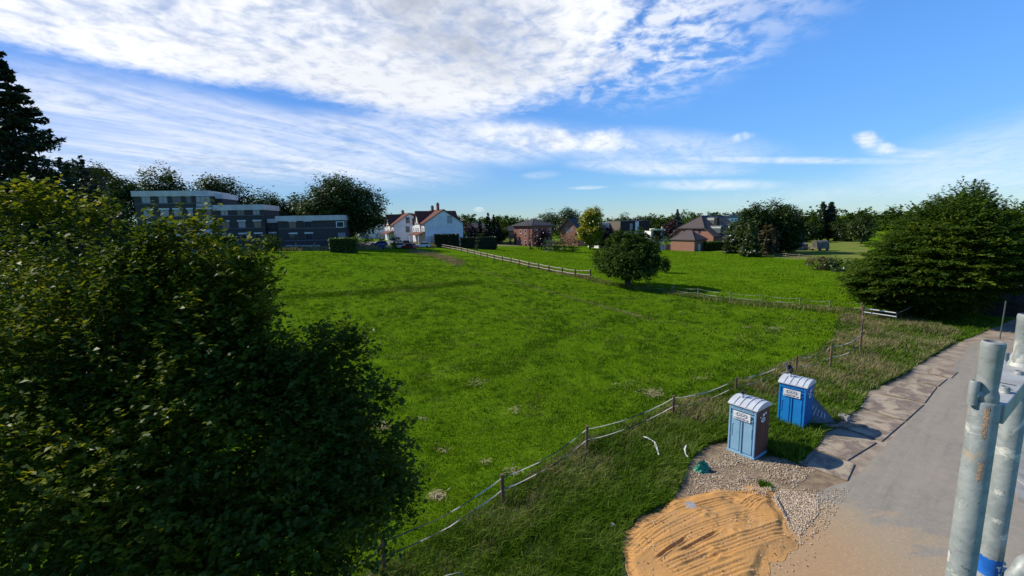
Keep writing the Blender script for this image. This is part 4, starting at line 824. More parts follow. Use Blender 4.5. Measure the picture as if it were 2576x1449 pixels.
def far_buildings():
    Y = 255; P = foot(1832, 600, Y); fr = Frame(P, rad(12), 'tower_block', 'white four storey block of flats with grey bands standing behind the trees', 'building')
    zt = pt(1840, 541.5, Y).z-P.z; W = 10.8; sh = 2.95
    MB().box(0, W, 0, 12, -2, zt).build('wall', M['white'], fr.e); MB().box(-.1, W+.1, -.12, 12, zt-1.6, zt+.12).build('parapet', M['grey_clad'], fr.e)
    MB().box(W+.003, W+8, 1, 12, -2, zt+.4).build('stair_wing', M['grey_clad'], fr.e)
    MB().box(3.6, 5.5, 2, 4, zt+.12, zt+.9).build('roof_vent', M['zinc'], fr.e)
    for k in range(4):
        z = zt-3.4-k*sh
        MB().box(.6, W, -.08, -.003, z-1.1, z-.3).build('band', M['grey_clad'], fr.e)
        for x in (1.9, 4.2, 6.3, 9.0): win(fr, 'y', -1, x, z, 1.1 if x < 8 else 2.2, 1.3, 0, 'whitetrim', 'glass', 0 if x < 8 else 1, fw=.14)
        b = MB().box(-3.2, -.05, .4, 3.4, z-.9, z-.7).box(-3.2, -3.1, .4, 3.4, z-.7, z+.35).box(-3.1, -.05, .4, .5, z-.7, z+.35).build('balcony', M['white'], fr.e)
    MB().box(-3.3, -.12, .3, 12, zt-1.6, zt-.3).build('balcony_roof', M['grey_clad'], fr.e)
    # low shops
    Y = 190; P = foot(1637, 600, Y); fr = Frame(P, rad(2), 'row_of_shops', 'low pale flat roofed row of shops between the dark flat house and the dormered house', 'building')
    W = fr.hit(1702, 590)[0]; zt = fr.hit(1660, 575.5)[1]
    MB().box(0, W, 0, 8, -1, zt-.6).build('wall', M['white'], fr.e); MB().box(-.4, W+.4, -1.0, 8, zt-.6, zt).build('roof', pmat('cream_fascia', (.70, .60, .38), (.6, .6, .6), .25, .7), fr.e)
    for k in range(5): win(fr, 'y', -1, W*(k+.5)/5, .4, W/5*.7, zt-1.5, 0, 'whitetrim', 'glass' if k % 2 else 'glasspale', 1)
    MB().box(W*.5, W*.5+.8, 2, 3, zt, zt+.7).box(W*.72, W*.72+.7, 2, 3, zt, zt+.9).build('roof_vent', M['fascia'], fr.e)
    # distant bungalows
    for (vx, vt, vb, w, Y, lab) in ((1262, 568.5, 585, 12, 230, 'distant dark roofed bungalow left of the red brick house'), (1168, 560, 590, 12, 210, 'dark tiled roof right behind the white gabled house')):
        P = foot(vx, vb, Y); zt = pt(vx, vt, Y).z-P.z; fr = Frame(P, rad(5), 'bungalow', lab, 'house')
        MB().box(0, w, 0, 8, -2, zt-2.6).build('wall', M['brick'], fr.e); hip_roof(fr, w, 8, zt-2.6, zt, 'darktile', .5)
        if vx < 1200: MB().box(w*.45, w*.45+.8, 3.6, 4.4, zt-1, zt+1.0).build('chimney', M['zinc'], fr.e)
    Y = 62; P = foot(168, 470, Y); fr = Frame(P, rad(38), 'dark_brick_building', 'dark brick building half hidden behind the spruce at the left edge', 'building')
    zt = fr.hit(230, 423)[1]; W = fr.hit(262, 440)[0]; MB().box(0, W, 0, 6, -2, zt-.6).build('wall', M['brickdark'], fr.e); MB().box(-.5, W+.4, -.5, 6, zt-.6, zt).build('roof', M['brickdark'], fr.e)
M['grey_clad'] = pmat('grey_cladding', (.15, .18, .21), None, 1, .7, bs=0)
far_buildings()
# ------------------------------------------------------------------ trees
def fore_tree():
    b = Vector((-8.6, 7.2, 0)); e = empty('beech_tree', b, 0, 'big dark leafy tree with sunlit yellow green top filling the left foreground', 'tree')
    EL = [((60, 888, 9.4), (400, 300, 2.3), 1.75), ((430, 735, 8.9), (150, 130, 1.1), .6), ((560, 790, 8.7), (75, 110, .9), .3), ((330, 850, 9.0), (235, 225, 1.8), 1.0), ((500, 850, 8.8), (120, 185, 1.1), .55), ((560, 960, 8.2), (135, 170, 1.2), .5), ((800, 1010, 8.2), (75, 125, .9), .26), ((690, 960, 8.4), (75, 110, .9), .28), ((800, 1110, 8.0), (130, 120, 1.1), .4), ((850, 1230, 7.8), (165, 120, 1.3), .5),
          ((420, 1150, 8.0), (400, 270, 1.8), 1.3), ((90, 1180, 8.2), (330, 300, 2.3), 1.1), ((640, 1360, 7.6), (330, 190, 1.8), .95), ((250, 1420, 7.2), (330, 200, 1.6), .8), ((700, 700, 8.6), (1, 1, .1), 0)]
    Pa, Da = [], []
    def sprays(c, R, n, per, ln):
        d = RNG.normal(size=(n, 3)); d /= np.linalg.norm(d, axis=1)[:, None]; r = RNG.random(n)**.38
        c = np.array(c); S = c+d*np.array(R)*(r*(1+.10*np.sin(d[:, 0]*5+d[:, 2]*7)))[:, None]
        o = S-np.array(tuple(b))-np.array([0, 0, 4.0]); o /= np.linalg.norm(o, axis=1)[:, None]; dr = d*.5+o*.6+RNG.normal(size=(n, 3))*.35; dr[:, 2] += .12; dr /= np.linalg.norm(dr, axis=1)[:, None]
        t = np.tile(np.linspace(0, 1, per), n); L_ = np.repeat(ln*(.5+.8*RNG.random(n)), per); D = np.repeat(dr, per, 0)
        side = np.cross(D, np.tile([[0, 0, 1.]], (n*per, 1))); side /= np.linalg.norm(side, axis=1)[:, None]+1e-6
        sg = np.where(np.arange(n*per) % 2 == 0, 1, -1)[:, None]
        P = np.repeat(S, per, 0)+D*(t*L_)[:, None]+side*sg*.03+RNG.normal(size=(n*per, 3))*.022; P[:, 2] -= .10*t*t*L_
        return S, P, D*.55+side*sg*.9
    tg = []
    for (vx, vy, Y), (rx, ry, ryy), w in EL:
        if w == 0: continue
        c = pt(vx, vy, Y); S, P, D = sprays(c, (rx*Y/FP, ryy, ry*Y/FP), int(1900*w), 9, .42); Pa.append(P); Da.append(D); tg += [S[i] for i in RNG.choice(len(S), 5)]
    for (vx, vy, Y, up_) in ((600, 690, 8.6, 1), (635, 665, 8.5, 1), (655, 760, 8.4, 0), (110, 530, 9.2, 1), (190, 548, 9.2, 1), (390, 600, 8.7, 1), (20, 540, 9.2, 1), (250, 560, 9.0, 1), (70, 512, 9.3, 1), (800, 880, 8.2, 1), (880, 900, 8.2, 0), (850, 860, 8.2, 1), (940, 1000, 8, 0), (985, 1120, 7.9, 0), (1000, 1240, 7.8, 0), (500, 590, 8.7, 1), (620, 700, 8.5, 0)):
        c = pt(vx, vy, Y); S, P, D = sprays(c, (.28, .3, .38), 46, 9, .38); Pa.append(P); Da.append(D)
    P = np.concatenate(Pa)-np.array(tuple(b)); D = np.concatenate(Da); k = (P[:, 2] > .6); P = P[k]; D = D[k]
    V, Fc = leaf_arrays(P, .112, up=.9, aspect=.6, dirs=D, var=.25); mesh_np('crown', V, Fc, L['fore'], e)
    mb = MB(); mb.tube([(0, 1.6, -.2), (.1, 1.7, 2.5), (.3, 1.9, 5.5), (.5, 2.1, 8.0)], [.26, .22, .15, .05], 10)
    for t in tg:
        t = Vector(t)-b; s = Vector((.2, 1.85, max(1.5, min(6.5, t.z-random.uniform(.8, 2.2))))); m = s.lerp(t, .55)+Vector((0, 0, .25)); mb.tube([s, m, t], [.045, .028, .010], 6)
    mb.build('trunk', M['darkbark'], e, True)
fore_tree()
def hornbeam(label, base, cvx, top, hw, Y, vlow, n, w=1.0):
    e = empty('hornbeam_tree', base, 0, label, 'tree', 'spreading trees at the right'); s = Y/FP
    x0 = (pt(cvx, 650, Y)-base).x; zt = pt(cvx, top, Y).z; zl = max(.2, pt(cvx, vlow, Y-5).z); h = zt; r = hw*s
    per = 30; d = RNG.normal(size=(n, 3)); d /= np.linalg.norm(d, axis=1)[:, None]
    zc = zl+(zt-zl)*.32; up = d[:, 2] > 0
    rz = np.where(up, (zt-zc)*.93, (zc-zl)*.9); rad_ = r*np.where(up, np.sqrt(np.clip(1-.0*d[:, 2], 0, 1)), 1)
    ld = RNG.normal(size=(16, 3)); ld /= np.linalg.norm(ld, axis=1)[:, None]; lb = .76+.32*np.max(np.clip(d@ld.T, 0, 1)**9, axis=1)+RNG.normal(size=n)*.05
    q = RNG.random(n)**.30*lb
    S = np.stack([d[:, 0]*rad_*q, d[:, 1]*r*.85*q, zc+d[:, 2]*rz*q], 1)
    tp = np.where(up, 1-.43*np.clip(d[:, 2]*q, 0, 1)**1.0, 1.0); S[:, 0] *= tp; S[:, 1] *= tp; S[:, 0] += np.where(up, .30*r*d[:, 2]*q, 0)
    S[:, 2] += np.where(~up, .62*np.clip(S[:, 0], 0, 99)*(-d[:, 2]), 0)
    rr_ = np.hypot(S[:, 0], S[:, 1]); tier = .85; zq = S[:, 2]+.13*rr_; S[:, 2] = (np.floor(zq/tier)+.5)*tier-.13*rr_+RNG.normal(size=n)*.14
    dr = np.stack([d[:, 0], d[:, 1], d[:, 2]*.35+.1], 1)+RNG.normal(size=(n, 3))*[.3, .3, .08]; hi = S[:, 2] > zc+(zt-zc)*.55; dr[hi, 2] += .35; dr /= np.linalg.norm(dr, axis=1)[:, None]
    L_ = 1.25*w*(.5+.8*RNG.random(n)); t = np.tile(np.linspace(-.5, .8, per), n); Lr = np.repeat(L_, per); D = np.repeat(dr, per, 0)
    side = np.cross(D, np.tile([[0, 0, 1.]], (n*per, 1))); side /= np.linalg.norm(side, axis=1)[:, None]+1e-6
    u = RNG.normal(size=n*per)*(.24*(1-.75*(t+.5)/1.3))*Lr
    P = np.repeat(S, per, 0)+D*(t*Lr)[:, None]+side*u[:, None]; P[:, 2] += RNG.normal(size=n*per)*.045-.16*(t*t)*Lr*(D[:, 2] < .4)
    P += np.array([x0, 0, 0]); k = P[:, 2] > .25
    V, Fc = leaf_arrays(P[k], .25*w, up=1.3, aspect=.5, dirs=D[k]); mesh_np('crown', V, Fc, L['beech'], e)
    mb = MB()
    for k in range(4):
        a = random.uniform(0, 6.28); mb.tube([(.2*math.cos(a), .2*math.sin(a), -.2), (.5*math.cos(a)+x0*.3, .5*math.sin(a), h*.25), (x0*.8+.8*math.cos(a), .8*math.sin(a), h*.5), (x0+.3*r+.9*math.cos(a), .9*math.sin(a), h*.68)], [.26, .2, .12, .03], 8)
    for i in RNG.choice(n, 40):
        t_ = Vector(S[i])+Vector((x0, 0, 0)); s_ = Vector((x0*.5, 0, max(.6, t_.z*.6))); mb.tube([s_, s_.lerp(t_, .5)+Vector((0, 0, .2)), t_], [.07, .045, .015], 5)
    mb.build('trunk', M['trunkpale'], e, True)
hornbeam('wide spreading tree with layered drooping branches beside the road on the right', on(2320, 793), 2280, 456, 204, 46, 812, 9500)
hornbeam('part of a second layered tree cut off by the right edge', foot(2725, 760, 52), 2730, 470, 150, 50, 722, 3000, 1.1)
round_tree('broadleaf_tree', 'dark leafy tree hiding most of the dark brick building behind the spruce', 252, 424, 52, 57, 'oak', n=6000, size=.34, bare=.1, cl=.16, lobe=.3, rpow=.4)
# the tree standing alone in the field
b = on(1578, 721); Ym = b.y; s = Ym/FP; h = pt(1578, 578, Ym).z-b.z; r = 94*s
e_ = round_tree('field_tree', 'round dark green tree standing alone on the fence line in the field', 1578, 571, 96, Ym, 'mid', n=20000, size=.26, base=b, cl=.13, lobe=.16, rpow=.36, bare=.1,
  parts=[((0, 0, h*.44), (r*.98, r*.95, h*.30), 1.0), ((.1*r, 0, h*.66), (r*.72, r*.72, h*.30), .65), ((-.25*r, 0, h*.80), (r*.26, r*.3, h*.20), .13), ((.35*r, 0, h*.82), (r*.2, r*.25, h*.20), .10), ((.02*r, 0, h*.78), (r*.4, r*.4, h*.17), .2)])
mb = MB().tube([(-.12, 0, -.2), (-.25, 0, 1.2), (-.5, .1, 3.4)], [.22, .18, .1], 9).tube([(.15, 0, -.2), (.45, .1, 1.3), (1.0, .2, 3.4)], [.24, .19, .1], 9).build('fork', M['bark'], e_, True)
# spruce at the left edge and its neighbours
conifer('spruce_tree', 'tall dark spruce at the left edge, taller than everything around it', 6, 128, 235, 36, 'spruce', .34, 30, 16, 90, foot(44, 380, 36), droop=.16, bare=.26, power=.95, jag=.34, thick=.035)
conifer('spruce_tree', 'slim spruce tip rising behind the dark brick building', 236, 392, 95, 55, 'spruce', .4, 18, 10, 50, None, group=None)
conifer('spruce_tree', 'small spruce tip beside the tall spruce, above the dark roof', 196, 412, 34, 56, 'spruce', .4, 18, 10, 50, None)
conifer('spruce_tree', 'dark spruce hiding the left corner of the slate clad block', 312, 505, 62, 60, 'spruce', .45, 16, 12, 70, None, bare=.02)
conifer('spruce_tree', 'broad dark spruce between the yellow tipped tree and the dark brick building', 120, 440, 130, 40, 'spruce', .45, 18, 14, 80, None, bare=.02)
for (vx, vt, hw, Y, lab, n, leaf, bare) in (
    (312, 425, 56, 112, 'loose broadleaf tree just right of the dark brick building', 2600, 'oak', .35),
    (432, 427, 66, 128, 'wide open crowned tree above the left end of the slate clad block', 3000, 'oak', .4),
    (565, 433, 62, 128, 'tall open crowned tree above the middle of the slate clad block', 3200, 'oak', .3),
    (672, 479, 56, 130, 'broad tree above the lower step of the slate clad block', 3200, 'oak', .2),
    (752, 494, 44, 132, 'rounded tree between the slate clad block and the giant oak', 2600, 'oak', .1)):
    round_tree('broadleaf_tree', lab, vx, vt, hw, Y, leaf, n=n*3, size=.6, bare=bare, cl=.15, lobe=.3, rpow=.45, group='trees behind the slate clad block')
b = foot(869, 606, 118); round_tree('oak_tree', 'giant dark round oak at the right end of the slate clad block', 871, 450, 86, 118, 'oak', n=36000, size=.55, base=b, cl=.13, lobe=.24, rpow=.38, bare=.13)
TR = [
 ('pine_tree', 'dark pine behind the farther white gabled house', 955, 536, 24, 190, 'oak', 900, .2), ('garden_tree', 'reddish dark tree right of the nearer white gabled house', 1176, 566, 24, 160, 'purple', 900, .05),
 ('garden_tree', 'small pale green tree behind the topiary', 1166, 577, 13, 155, 'green', 400, .05),
 ('garden_tree', 'rounded green tree left of the red brick house', 1255, 567, 26, 172, 'mid', 1300, .05), ('garden_tree', 'feathery pale tree peeping over the hipped roof', 1380, 533, 30, 200, 'pale', 1300, .2),
 ('garden_tree', 'big dark round tree behind the orange gable', 1428, 521, 34, 195, 'oak', 2600, .1), 
 ('garden_tree', 'round dark tree above the left part of the modern flat house', 1567, 541, 26, 230, 'oak', 1100, .2), ('garden_tree', 'purplish tree above the right part of the modern flat house', 1608, 543, 20, 230, 'purple', 800, .2),
 ('garden_tree', 'green tree at the right corner of the modern flat house', 1624, 546, 22, 225, 'green', 1000, .1),
 ('garden_tree', 'low purple tree below the blue conifer', 1690, 557, 24, 190, 'purple', 900, .05),
 ('garden_tree', 'green tree behind the dormered roof', 1785, 539, 34, 230, 'green', 1300, .1), ('garden_tree', 'darker green tree behind the ridge of the dormered house', 1748, 546, 26, 225, 'oak', 900, .1)]
for (nm, lab, vx, vt, hw, Y, leaf, n, bare) in TR: round_tree(nm, lab, vx, vt, hw, Y, leaf, n=n*3, size=.65, bare=bare, cl=.16)
b = foot(1484, 607, 150); rr = 31*150/FP; hh = pt(1484, 522, 150).z-b.z
round_tree('golden_tree', 'tall golden yellow tree glowing between the brick houses', 1484, 522, 31, 150, 'yellow', n=12000, size=.5, base=b, cl=.15, lobe=.28, bare=.06, parts=[((.1*rr, 0, hh*.72), (rr*.78, rr*.8, hh*.27), .8), ((0, 0, hh*.40), (rr*.95, rr*.9, hh*.22), .75), ((.2*rr, 0, hh*.22), (rr*.7, rr*.7, hh*.16), .4)])
round_tree('plum_tree', 'low purple leaved tree in front of the hip roofed brick house', 1362, 568, 26, 143, 'purple', n=4500, size=.45, bare=.05, cl=.2)
round_tree('plum_tree', 'dark purple tree in the shade right of the golden tree', 1520, 572, 22, 152, 'purple', n=3500, size=.5, bare=.05)
conifer('conifer_tree', 'pointed dark conifer, tallest of the group by the clipped hedge', 1229, 536, 17, 165, 'spruce', .6, 16, 10, 40, None, power=.6, bare=.02)
conifer('conifer_tree', 'second pointed conifer, right of the tallest by the clipped hedge', 1243, 541, 15, 168, 'spruce', .6, 14, 10, 40, None, power=.6, bare=.02)
conifer('conifer_tree', 'shortest conifer of the group, next to the distant bungalow', 1253, 550, 13, 166, 'spruce', .6, 12, 10, 40, None, power=.6, bare=.02)
conifer('conifer_tree', 'narrow dark conifer between house and hedge, left of the pointed group', 1208, 553, 12, 165, 'spruce', .6, 12, 10, 40, None, power=.6, bare=.02)
conifer('blue_conifer', 'blue grey conifer with twin tops left of the dormered house', 1702, 528, 28, 200, 'blue', .7, 14, 12, 50, None, power=.75, bare=.05)
conifer('conifer_tree', 'small pointed green conifer left of the blue one', 1653, 552, 15, 190, 'mid', .6, 12, 10, 40, None, power=.7, bare=.02)
def poplar(vx, vt, hw, lab):
    Y = 172; b = foot(vx, 604, Y); h = pt(vx, vt, Y).z-b.z; r = hw*Y/FP
    round_tree('poplar_tree', lab, vx, vt, hw, Y, 'poplar', n=7000, size=.6, base=b, bare=.02, cl=.22, lobe=.12, parts=[((0, 0, h*.30), (r, r, h*.28), .9), ((.1*r, 0, h*.55), (r*.85, r*.85, h*.26), .8), ((.15*r, 0, h*.80), (r*.5, r*.5, h*.20), .5)], group='pair of poplars')
poplar(2063, 507, 9.5, 'slimmer left poplar of the tall pair'); poplar(2083, 506, 13, 'fuller right poplar of the tall pair')
for (vx, vt, hw, Y, lab, n, leaf) in (
    (1900, 521, 44, 118, 'left dome of the dark tree clump right of the dormered house', 4200, 'oak'), (1952, 511, 50, 120, 'highest tree of the dark clump right of the dormered house', 6000, 'oak'),
    (1988, 548, 32, 118, 'right hand tree of the dark clump, by the blue grey tarpaulin', 3000, 'oak'), (1852, 560, 27, 122, 'light leaved tree half covering the tower block', 1100, 'pale'),
    (1930, 562, 24, 112, 'withered brownish tree in front of the dark clump', 700, 'brown'),
    (2026, 556, 22, 165, 'low dark tree left of the poplars', 1300, 'oak'), (2048, 548, 18, 170, 'rounded tree directly left of the poplars', 1100, 'mid'), (2102, 551, 20, 168, 'dark tree directly right of the poplars', 1300, 'oak'),
    (2132, 560, 24, 165, 'low tree between poplars and hornbeam', 1300, 'oak'), (2168, 538, 30, 150, 'dark tree mostly hidden behind the hornbeam', 1800, 'oak')):
    round_tree('broadleaf_tree', lab, vx, vt, hw, Y, leaf, n=n*3, size=.55, bare=.02, cl=.14, lobe=.2, rpow=.36)
conifer('cypress_tree', 'dense green cone shaped tree at the end of the bright hedge', 1838, 568, 20, 122, 'green', .5, 16, 13, 50, None, power=.55, bare=.0)
conifer('cypress_tree', 'broad yellow green cone shaped tree left in the dark clump', 1890, 558, 27, 110, 'green', .5, 16, 14, 60, None, power=.6, bare=.0)
# shrubs and hedges
bush('clipped_hedge', 'bright green clipped hedge in front of the dormered house', 1798, 608, 630, 26, None, 'hedge', 2600, .3, 'hedge', depth=2, boxy=True)
bush('clipped_hedge', 'green topped hedge by the right end of the slate clad block', 865, 600, 624, 33, 98, 'hedge', 2600, .28, 'hedge', depth=1.6, boxy=True)
bush('clipped_hedge', 'rusty green hedge behind the foreground tree and before the slate block', 545, 597, 628, 48, 92, 'hedge', 3000, .28, 'hedge', depth=1.6, boxy=True)
bush('clipped_hedge', 'long dark hedge between white house and garden lawn', 1204, 597, 612, 45, 132, 'hedgedark', 2600, .3, 'hedge', depth=2, boxy=True)
bush('clipped_hedge', 'ragged dark hedge against the gable of the nearer white house', 1124, 590, 611, 31, 129, 'hedgedark', 2200, .32, 'hedge', depth=1.5, boxy=True)
BS = [('rounded green shrub in front of the recess of the slate clad block', 683, 593, 624, 24, 95, 'mid', 1500), ('dark shrubs under the giant oak', 912, 589, 618, 24, 112, 'oak', 1200), ('dark shrub right behind the green topped hedge', 888, 586, 612, 20, 116, 'oak', 800),
      ('bright leafy bush beside the parked red car', 996, 593, 621, 13, 118, 'green', 800), ('clipped round bush by the farther white house door', 958, 587, 603, 7, 145, 'oak', 300),
      ('young tree in front of the long dark hedge', 1199, 601, 620, 6, 118, 'green', 200), ('tall clipped topiary behind the long hedge', 1211, 582, 599, 6, 150, 'mid', 260), ('shorter clipped topiary behind the long hedge', 1203, 586, 599, 5, 150, 'mid', 200),
      ('rust coloured shrub left of the red brick house', 1284, 585, 602, 12, 165, 'brown', 300), ('green bush row, left one before the orange gable', 1398, 584, 610, 14, 134, 'mid', 700), ('green bush row, middle one before the orange gable', 1416, 582, 611, 13, 136, 'green', 700), ('clipped round bush before the orange gable', 1442, 589, 611, 15, 134, 'oak', 700),
      ('pale ornamental grass mound in the brick house garden', 1376, 601, 611, 22, 132, 'pale', 500), ('yellow green ball bush beside the dormered house', 1677, 587, 602, 10, 160, 'hedge', 300), ('purple bush beside the shops', 1652, 585, 601, 8, 170, 'purple', 250),
      ('dark bush at the foot of the hip roofed house', 1335, 592, 609, 8, 140, 'purple', 250), ('grey green bush before the dark tree clump', 1926, 624, 637, 10, None, 'pale', 300),
      ('brown and green bramble bush at the edge of the far pasture', 2068, 648, 678, 34, None, 'brown', 1400), ('green bramble bush touching the hornbeam', 2110, 650, 682, 34, None, 'green', 1200), ('leafy sapling right of the lone field tree', 1608, 606, 612, 1, 132, 'green', 10)]
for (lab, vx, vt, vb, hw, Y, leaf, n) in BS[:-1]: bush('shrub', lab, vx, vt, vb, hw, Y, leaf, n, .32)
bush('shrub', 'small bright shrub peeping out right of the lone field tree', 1672, 645, 690, 13, 80, 'mid', 900, .3)
# distant woodland closing the horizon
def woodland():
    Q = []
    for az in np.linspace(-62, 62, 150):
        a = rad(az); d = 330+40*math.sin(az*.7)+random.uniform(-20, 20); x, y = d*math.sin(a), d*math.cos(a); z = float(T(x, y)); hgt = random.uniform(9.5, 13)+(1.5 if az > 20 else 0)
        _, P, o = crown_pts((x, y, z+hgt*.5), (random.uniform(5, 9), 5, hgt*.5), 20, 30, .28); Q.append(P)
    P = np.concatenate(Q); V, Fc = leaf_arrays(P, 1.5); o = mesh_np('woodland', V, Fc, L['mid']); tag(o, 'distant line of trees along the horizon', 'woodland', None, 'stuff')
woodland()
# ------------------------------------------------------------------ fences
def fence(name, label, posts, mat='wood_grey', rails=None, r=.06, railmat='rope', railr=.02, square=False, group=None, sag=.12, two=(.92, .5), flat=False, cat='fence'):
    """posts: (vx, vbase, height in metres or top pixel)"""
    P = []
    for (vx, vb, h) in posts: P.append((on(vx, vb), h))
    e = empty(name, P[0][0], 0, label, cat, group); b = P[0][0]; T_ = []
    for p, h in P:
        q = p-b; lx, ly = random.uniform(-.03, .03)*h, random.uniform(-.03, .03)*h; m = MB()
        if square: m.box(-r, r, -r, r, -.2, h, Matrix.Translation(q))
        else: m.tube([q-Vector((0, 0, .2)), q+Vector((lx*.5, ly*.5, h*.5)), q+Vector((lx, ly, h))], [r*1.05, r, r*.95], 8)
        m.build('post', M[mat], e, not square); T_.append((q, Vector((lx, ly, h)), h))
    for fz in two:
        for i in range(len(T_)-1):
            a = T_[i][0]+T_[i][1]*fz; c = T_[i+1][0]+T_[i+1][1]*fz; n = 8; m = MB(); pts = [a.lerp(c, k/n)-Vector((0, 0, sag*4*(k/n)*(1-k/n)*random.uniform(.9, 1.1))) for k in range(n+1)]
            if flat:
                w = railr; vs = []
                for k, p in enumerate(pts):
                    tw = .45+.4*math.sin(k*1.1+i); hd = (c-a).normalized().cross(Vector((0, 0, 1))).normalized(); ov = hd*(w*.75*math.cos(tw))+Vector((0, 0, -w*.75*math.sin(tw))); vs += [p+ov, p-ov]
                vs2 = [v+Vector((.004, .004, 0)) for v in vs]; N_ = len(vs)
                m.add(vs+vs2, [(2*k, 2*k+1, 2*k+3, 2*k+2) for k in range(n)]+[(N_+2*k, N_+2*k+2, N_+2*k+3, N_+2*k+1) for k in range(n)]+[(2*k, 2*k+2, N_+2*k+2, N_+2*k) for k in range(n)])
            else: m.tube(pts, railr, 5)
            m.build('band' if railr < .03 or flat else 'rail', M[railmat], e)
    return e
fence('tape_fence', 'near pasture fence of brown posts with two sagging bands along the verge', [(880, 1520, 1.25), (967, 1448, 1.2), (1265, 1267, 1.12), (1475, 1139, 1.22), (1693, 1047, 1.1), (1850, 992, 1.0), (2002, 944, 1.25), (2088, 930, 1.75), (2163, 895, 1.7), (2166, 848, 1.5), (2168, 812, 1.5), (2168, 788, 1.3)], 'wood_red', r=.065, railmat='band2', railr=.026, flat=True, sag=.22, two=(.88, .48))
fence('band_fence', 'middle fence of short posts with bands, running right from the lone tree', [(1578, 722, 1.0), (1630, 728, .95), (1691, 738, 1.0), (1756, 747, 1.1), (1836, 759, 1.15), (1915, 765, 1.15), (2011, 772, 1.0), (2086, 780, 1.0), (2166, 787, 1.1)], 'wood_grey', r=.06, railmat='tape2', railr=.026, flat=True, sag=.14)
px_ = [1440, 1467, 1500, 1538, 1577, 1617, 1661, 1706, 1750, 1797, 1852, 1911, 1967, 2031, 2098, 2166, 2255, 2343, 2447]; by_ = [45, 49, 55, 62, 70, 81, 92, 103, 113, 125, 137, 148, 161, 178, 190, 205, 221, 236, 248]
fence('rail_fence', 'long fence of dark posts with two bleached wavy rails crossing the pasture', [(575+x/2.687, 607+y/2.687, 1.15 if i < 18 else 1.45) for i, (x, y) in enumerate(zip(px_, by_))], 'wood_dark', r=.12, railmat='wood_pale', railr=.055, sag=.05, two=(.86, .38))
fence('rope_fence', 'far fence of dark posts with two black ropes in front of the gardens', [(x, y, 1.15) for x, y in ((1103, 617), (1128, 616.5), (1148, 616), (1177, 616), (1203, 616), (1229, 615.5), (1258, 615), (1282, 615), (1312.5, 614.5), (1338, 614.5), (1364, 614), (1385, 614), (1408, 613.5), (1431, 613.5), (1453, 613), (1473, 613), (1496, 612.5))], 'wood_dark', r=.13, railmat='rope', railr=.05, sag=.25, two=(.9, .4))
fence('plank_fence', 'far left fence of stout grey posts with thin rails before the slate clad block', [(x, y, 1.75) for x, y in ((585, 634), (631.7, 633), (693.4, 632), (746, 631), (793, 630.5), (841.6, 629.5), (893, 628.5), (938.5, 627.5), (984, 626))], 'wood_grey', r=.11, railmat='wood_grey', railr=.05, sag=.03, two=(.55, .2))
fence('paddock_fence', 'paddock fence with sagging rails in front of the dark tree clump', [(x, y, 1.15) for x, y in ((1838, 634), (1876, 637), (1912.5, 640.5), (1945.8, 644.5), (1976.6, 648), (2009.6, 651), (2046.5, 654))], 'wood_grey', r=.09, railmat='wood_grey', railr=.05, sag=.12, two=(.85, .42))
fence('paddock_fence', 'shaded low fence under the dark tree clump', [(x, y, 1.1) for x, y in ((1885, 634), (1910, 634), (1933, 634), (1958, 633), (1982, 632), (2003, 631), (2018, 630), (2040, 630))], 'wood_grey', r=.07, railmat='wood_grey', railr=.04, sag=.02, two=(.9, .45))
fence('garden_fence', 'low fence with thin rails in front of the brick garage', [(x, y, 1.0) for x, y in ((1681, 617), (1700, 618.5), (1720, 620), (1747, 623), (1765, 625))], 'wood_dark', r=.08, railmat='wood_grey', railr=.04, sag=.1, two=(.9, .4))
# white gate bars
p0 = on(2170, 800); e = empty('gate_bars', p0, 0, 'two white round bars forming a gate beside the corner post', 'gate')
for (x0, y0, x1, y1) in ((2180, 776.5, 2254, 787.5), (2174, 785, 2255, 797)):
    a = pt(x0, y0, 41.0)-p0; c = pt(x1, y1, 39.5)-p0; MB().tube([a, c], .05, 8).build('bar', M['whitetrim'], e, True)
a = pt(2170, 812, 41.0)-p0; MB().tube([(0, 0, -.1), (0, 0, 1.35)], .07, 8).build('post', M['wood_grey'], e)
c = pt(2256, 792, 39.5)-p0; MB().tube([(c.x, c.y, -.1), (c.x, c.y, c.z+.15)], .06, 8).build('post', M['wood_dark'], e)
MB().tube([c+Vector((0, 0, .1)), pt(2290, 773, 40)-p0, pt(2330, 762, 42)-p0], .035, 6).build('rail', M['wood_grey'], e)
# ------------------------------------------------------------------ toilets
def text_part(body, size, mat, parent, loc, xs=1.0, rotx=90, th=.002, bold=.0):
    cu = bpy.data.curves.new('lettering', 'FONT'); cu.body = body; cu.size = size; cu.extrude = th; cu.offset = bold; cu.align_x = 'CENTER'; cu.align_y = 'CENTER'
    t = bpy.data.objects.new('lettering', cu); C.objects.link(t); bpy.context.view_layer.update()
    dg = bpy.context.evaluated_depsgraph_get(); me = bpy.data.meshes.new_from_object(t.evaluated_get(dg)); bpy.data.objects.remove(t); bpy.data.curves.remove(cu)
    me.materials.clear(); me.materials.append(mat); o = bpy.data.objects.new('lettering', me); C.objects.link(o); o.parent = parent; o.location = loc; o.scale = (xs, 1, 1)
    o.rotation_euler = rotx if isinstance(rotx, tuple) else (rad(rotx), 0, 0); return o
M['navy'] = pmat('navy_print', (.03, .06, .16), None, 3, .6, bs=0)
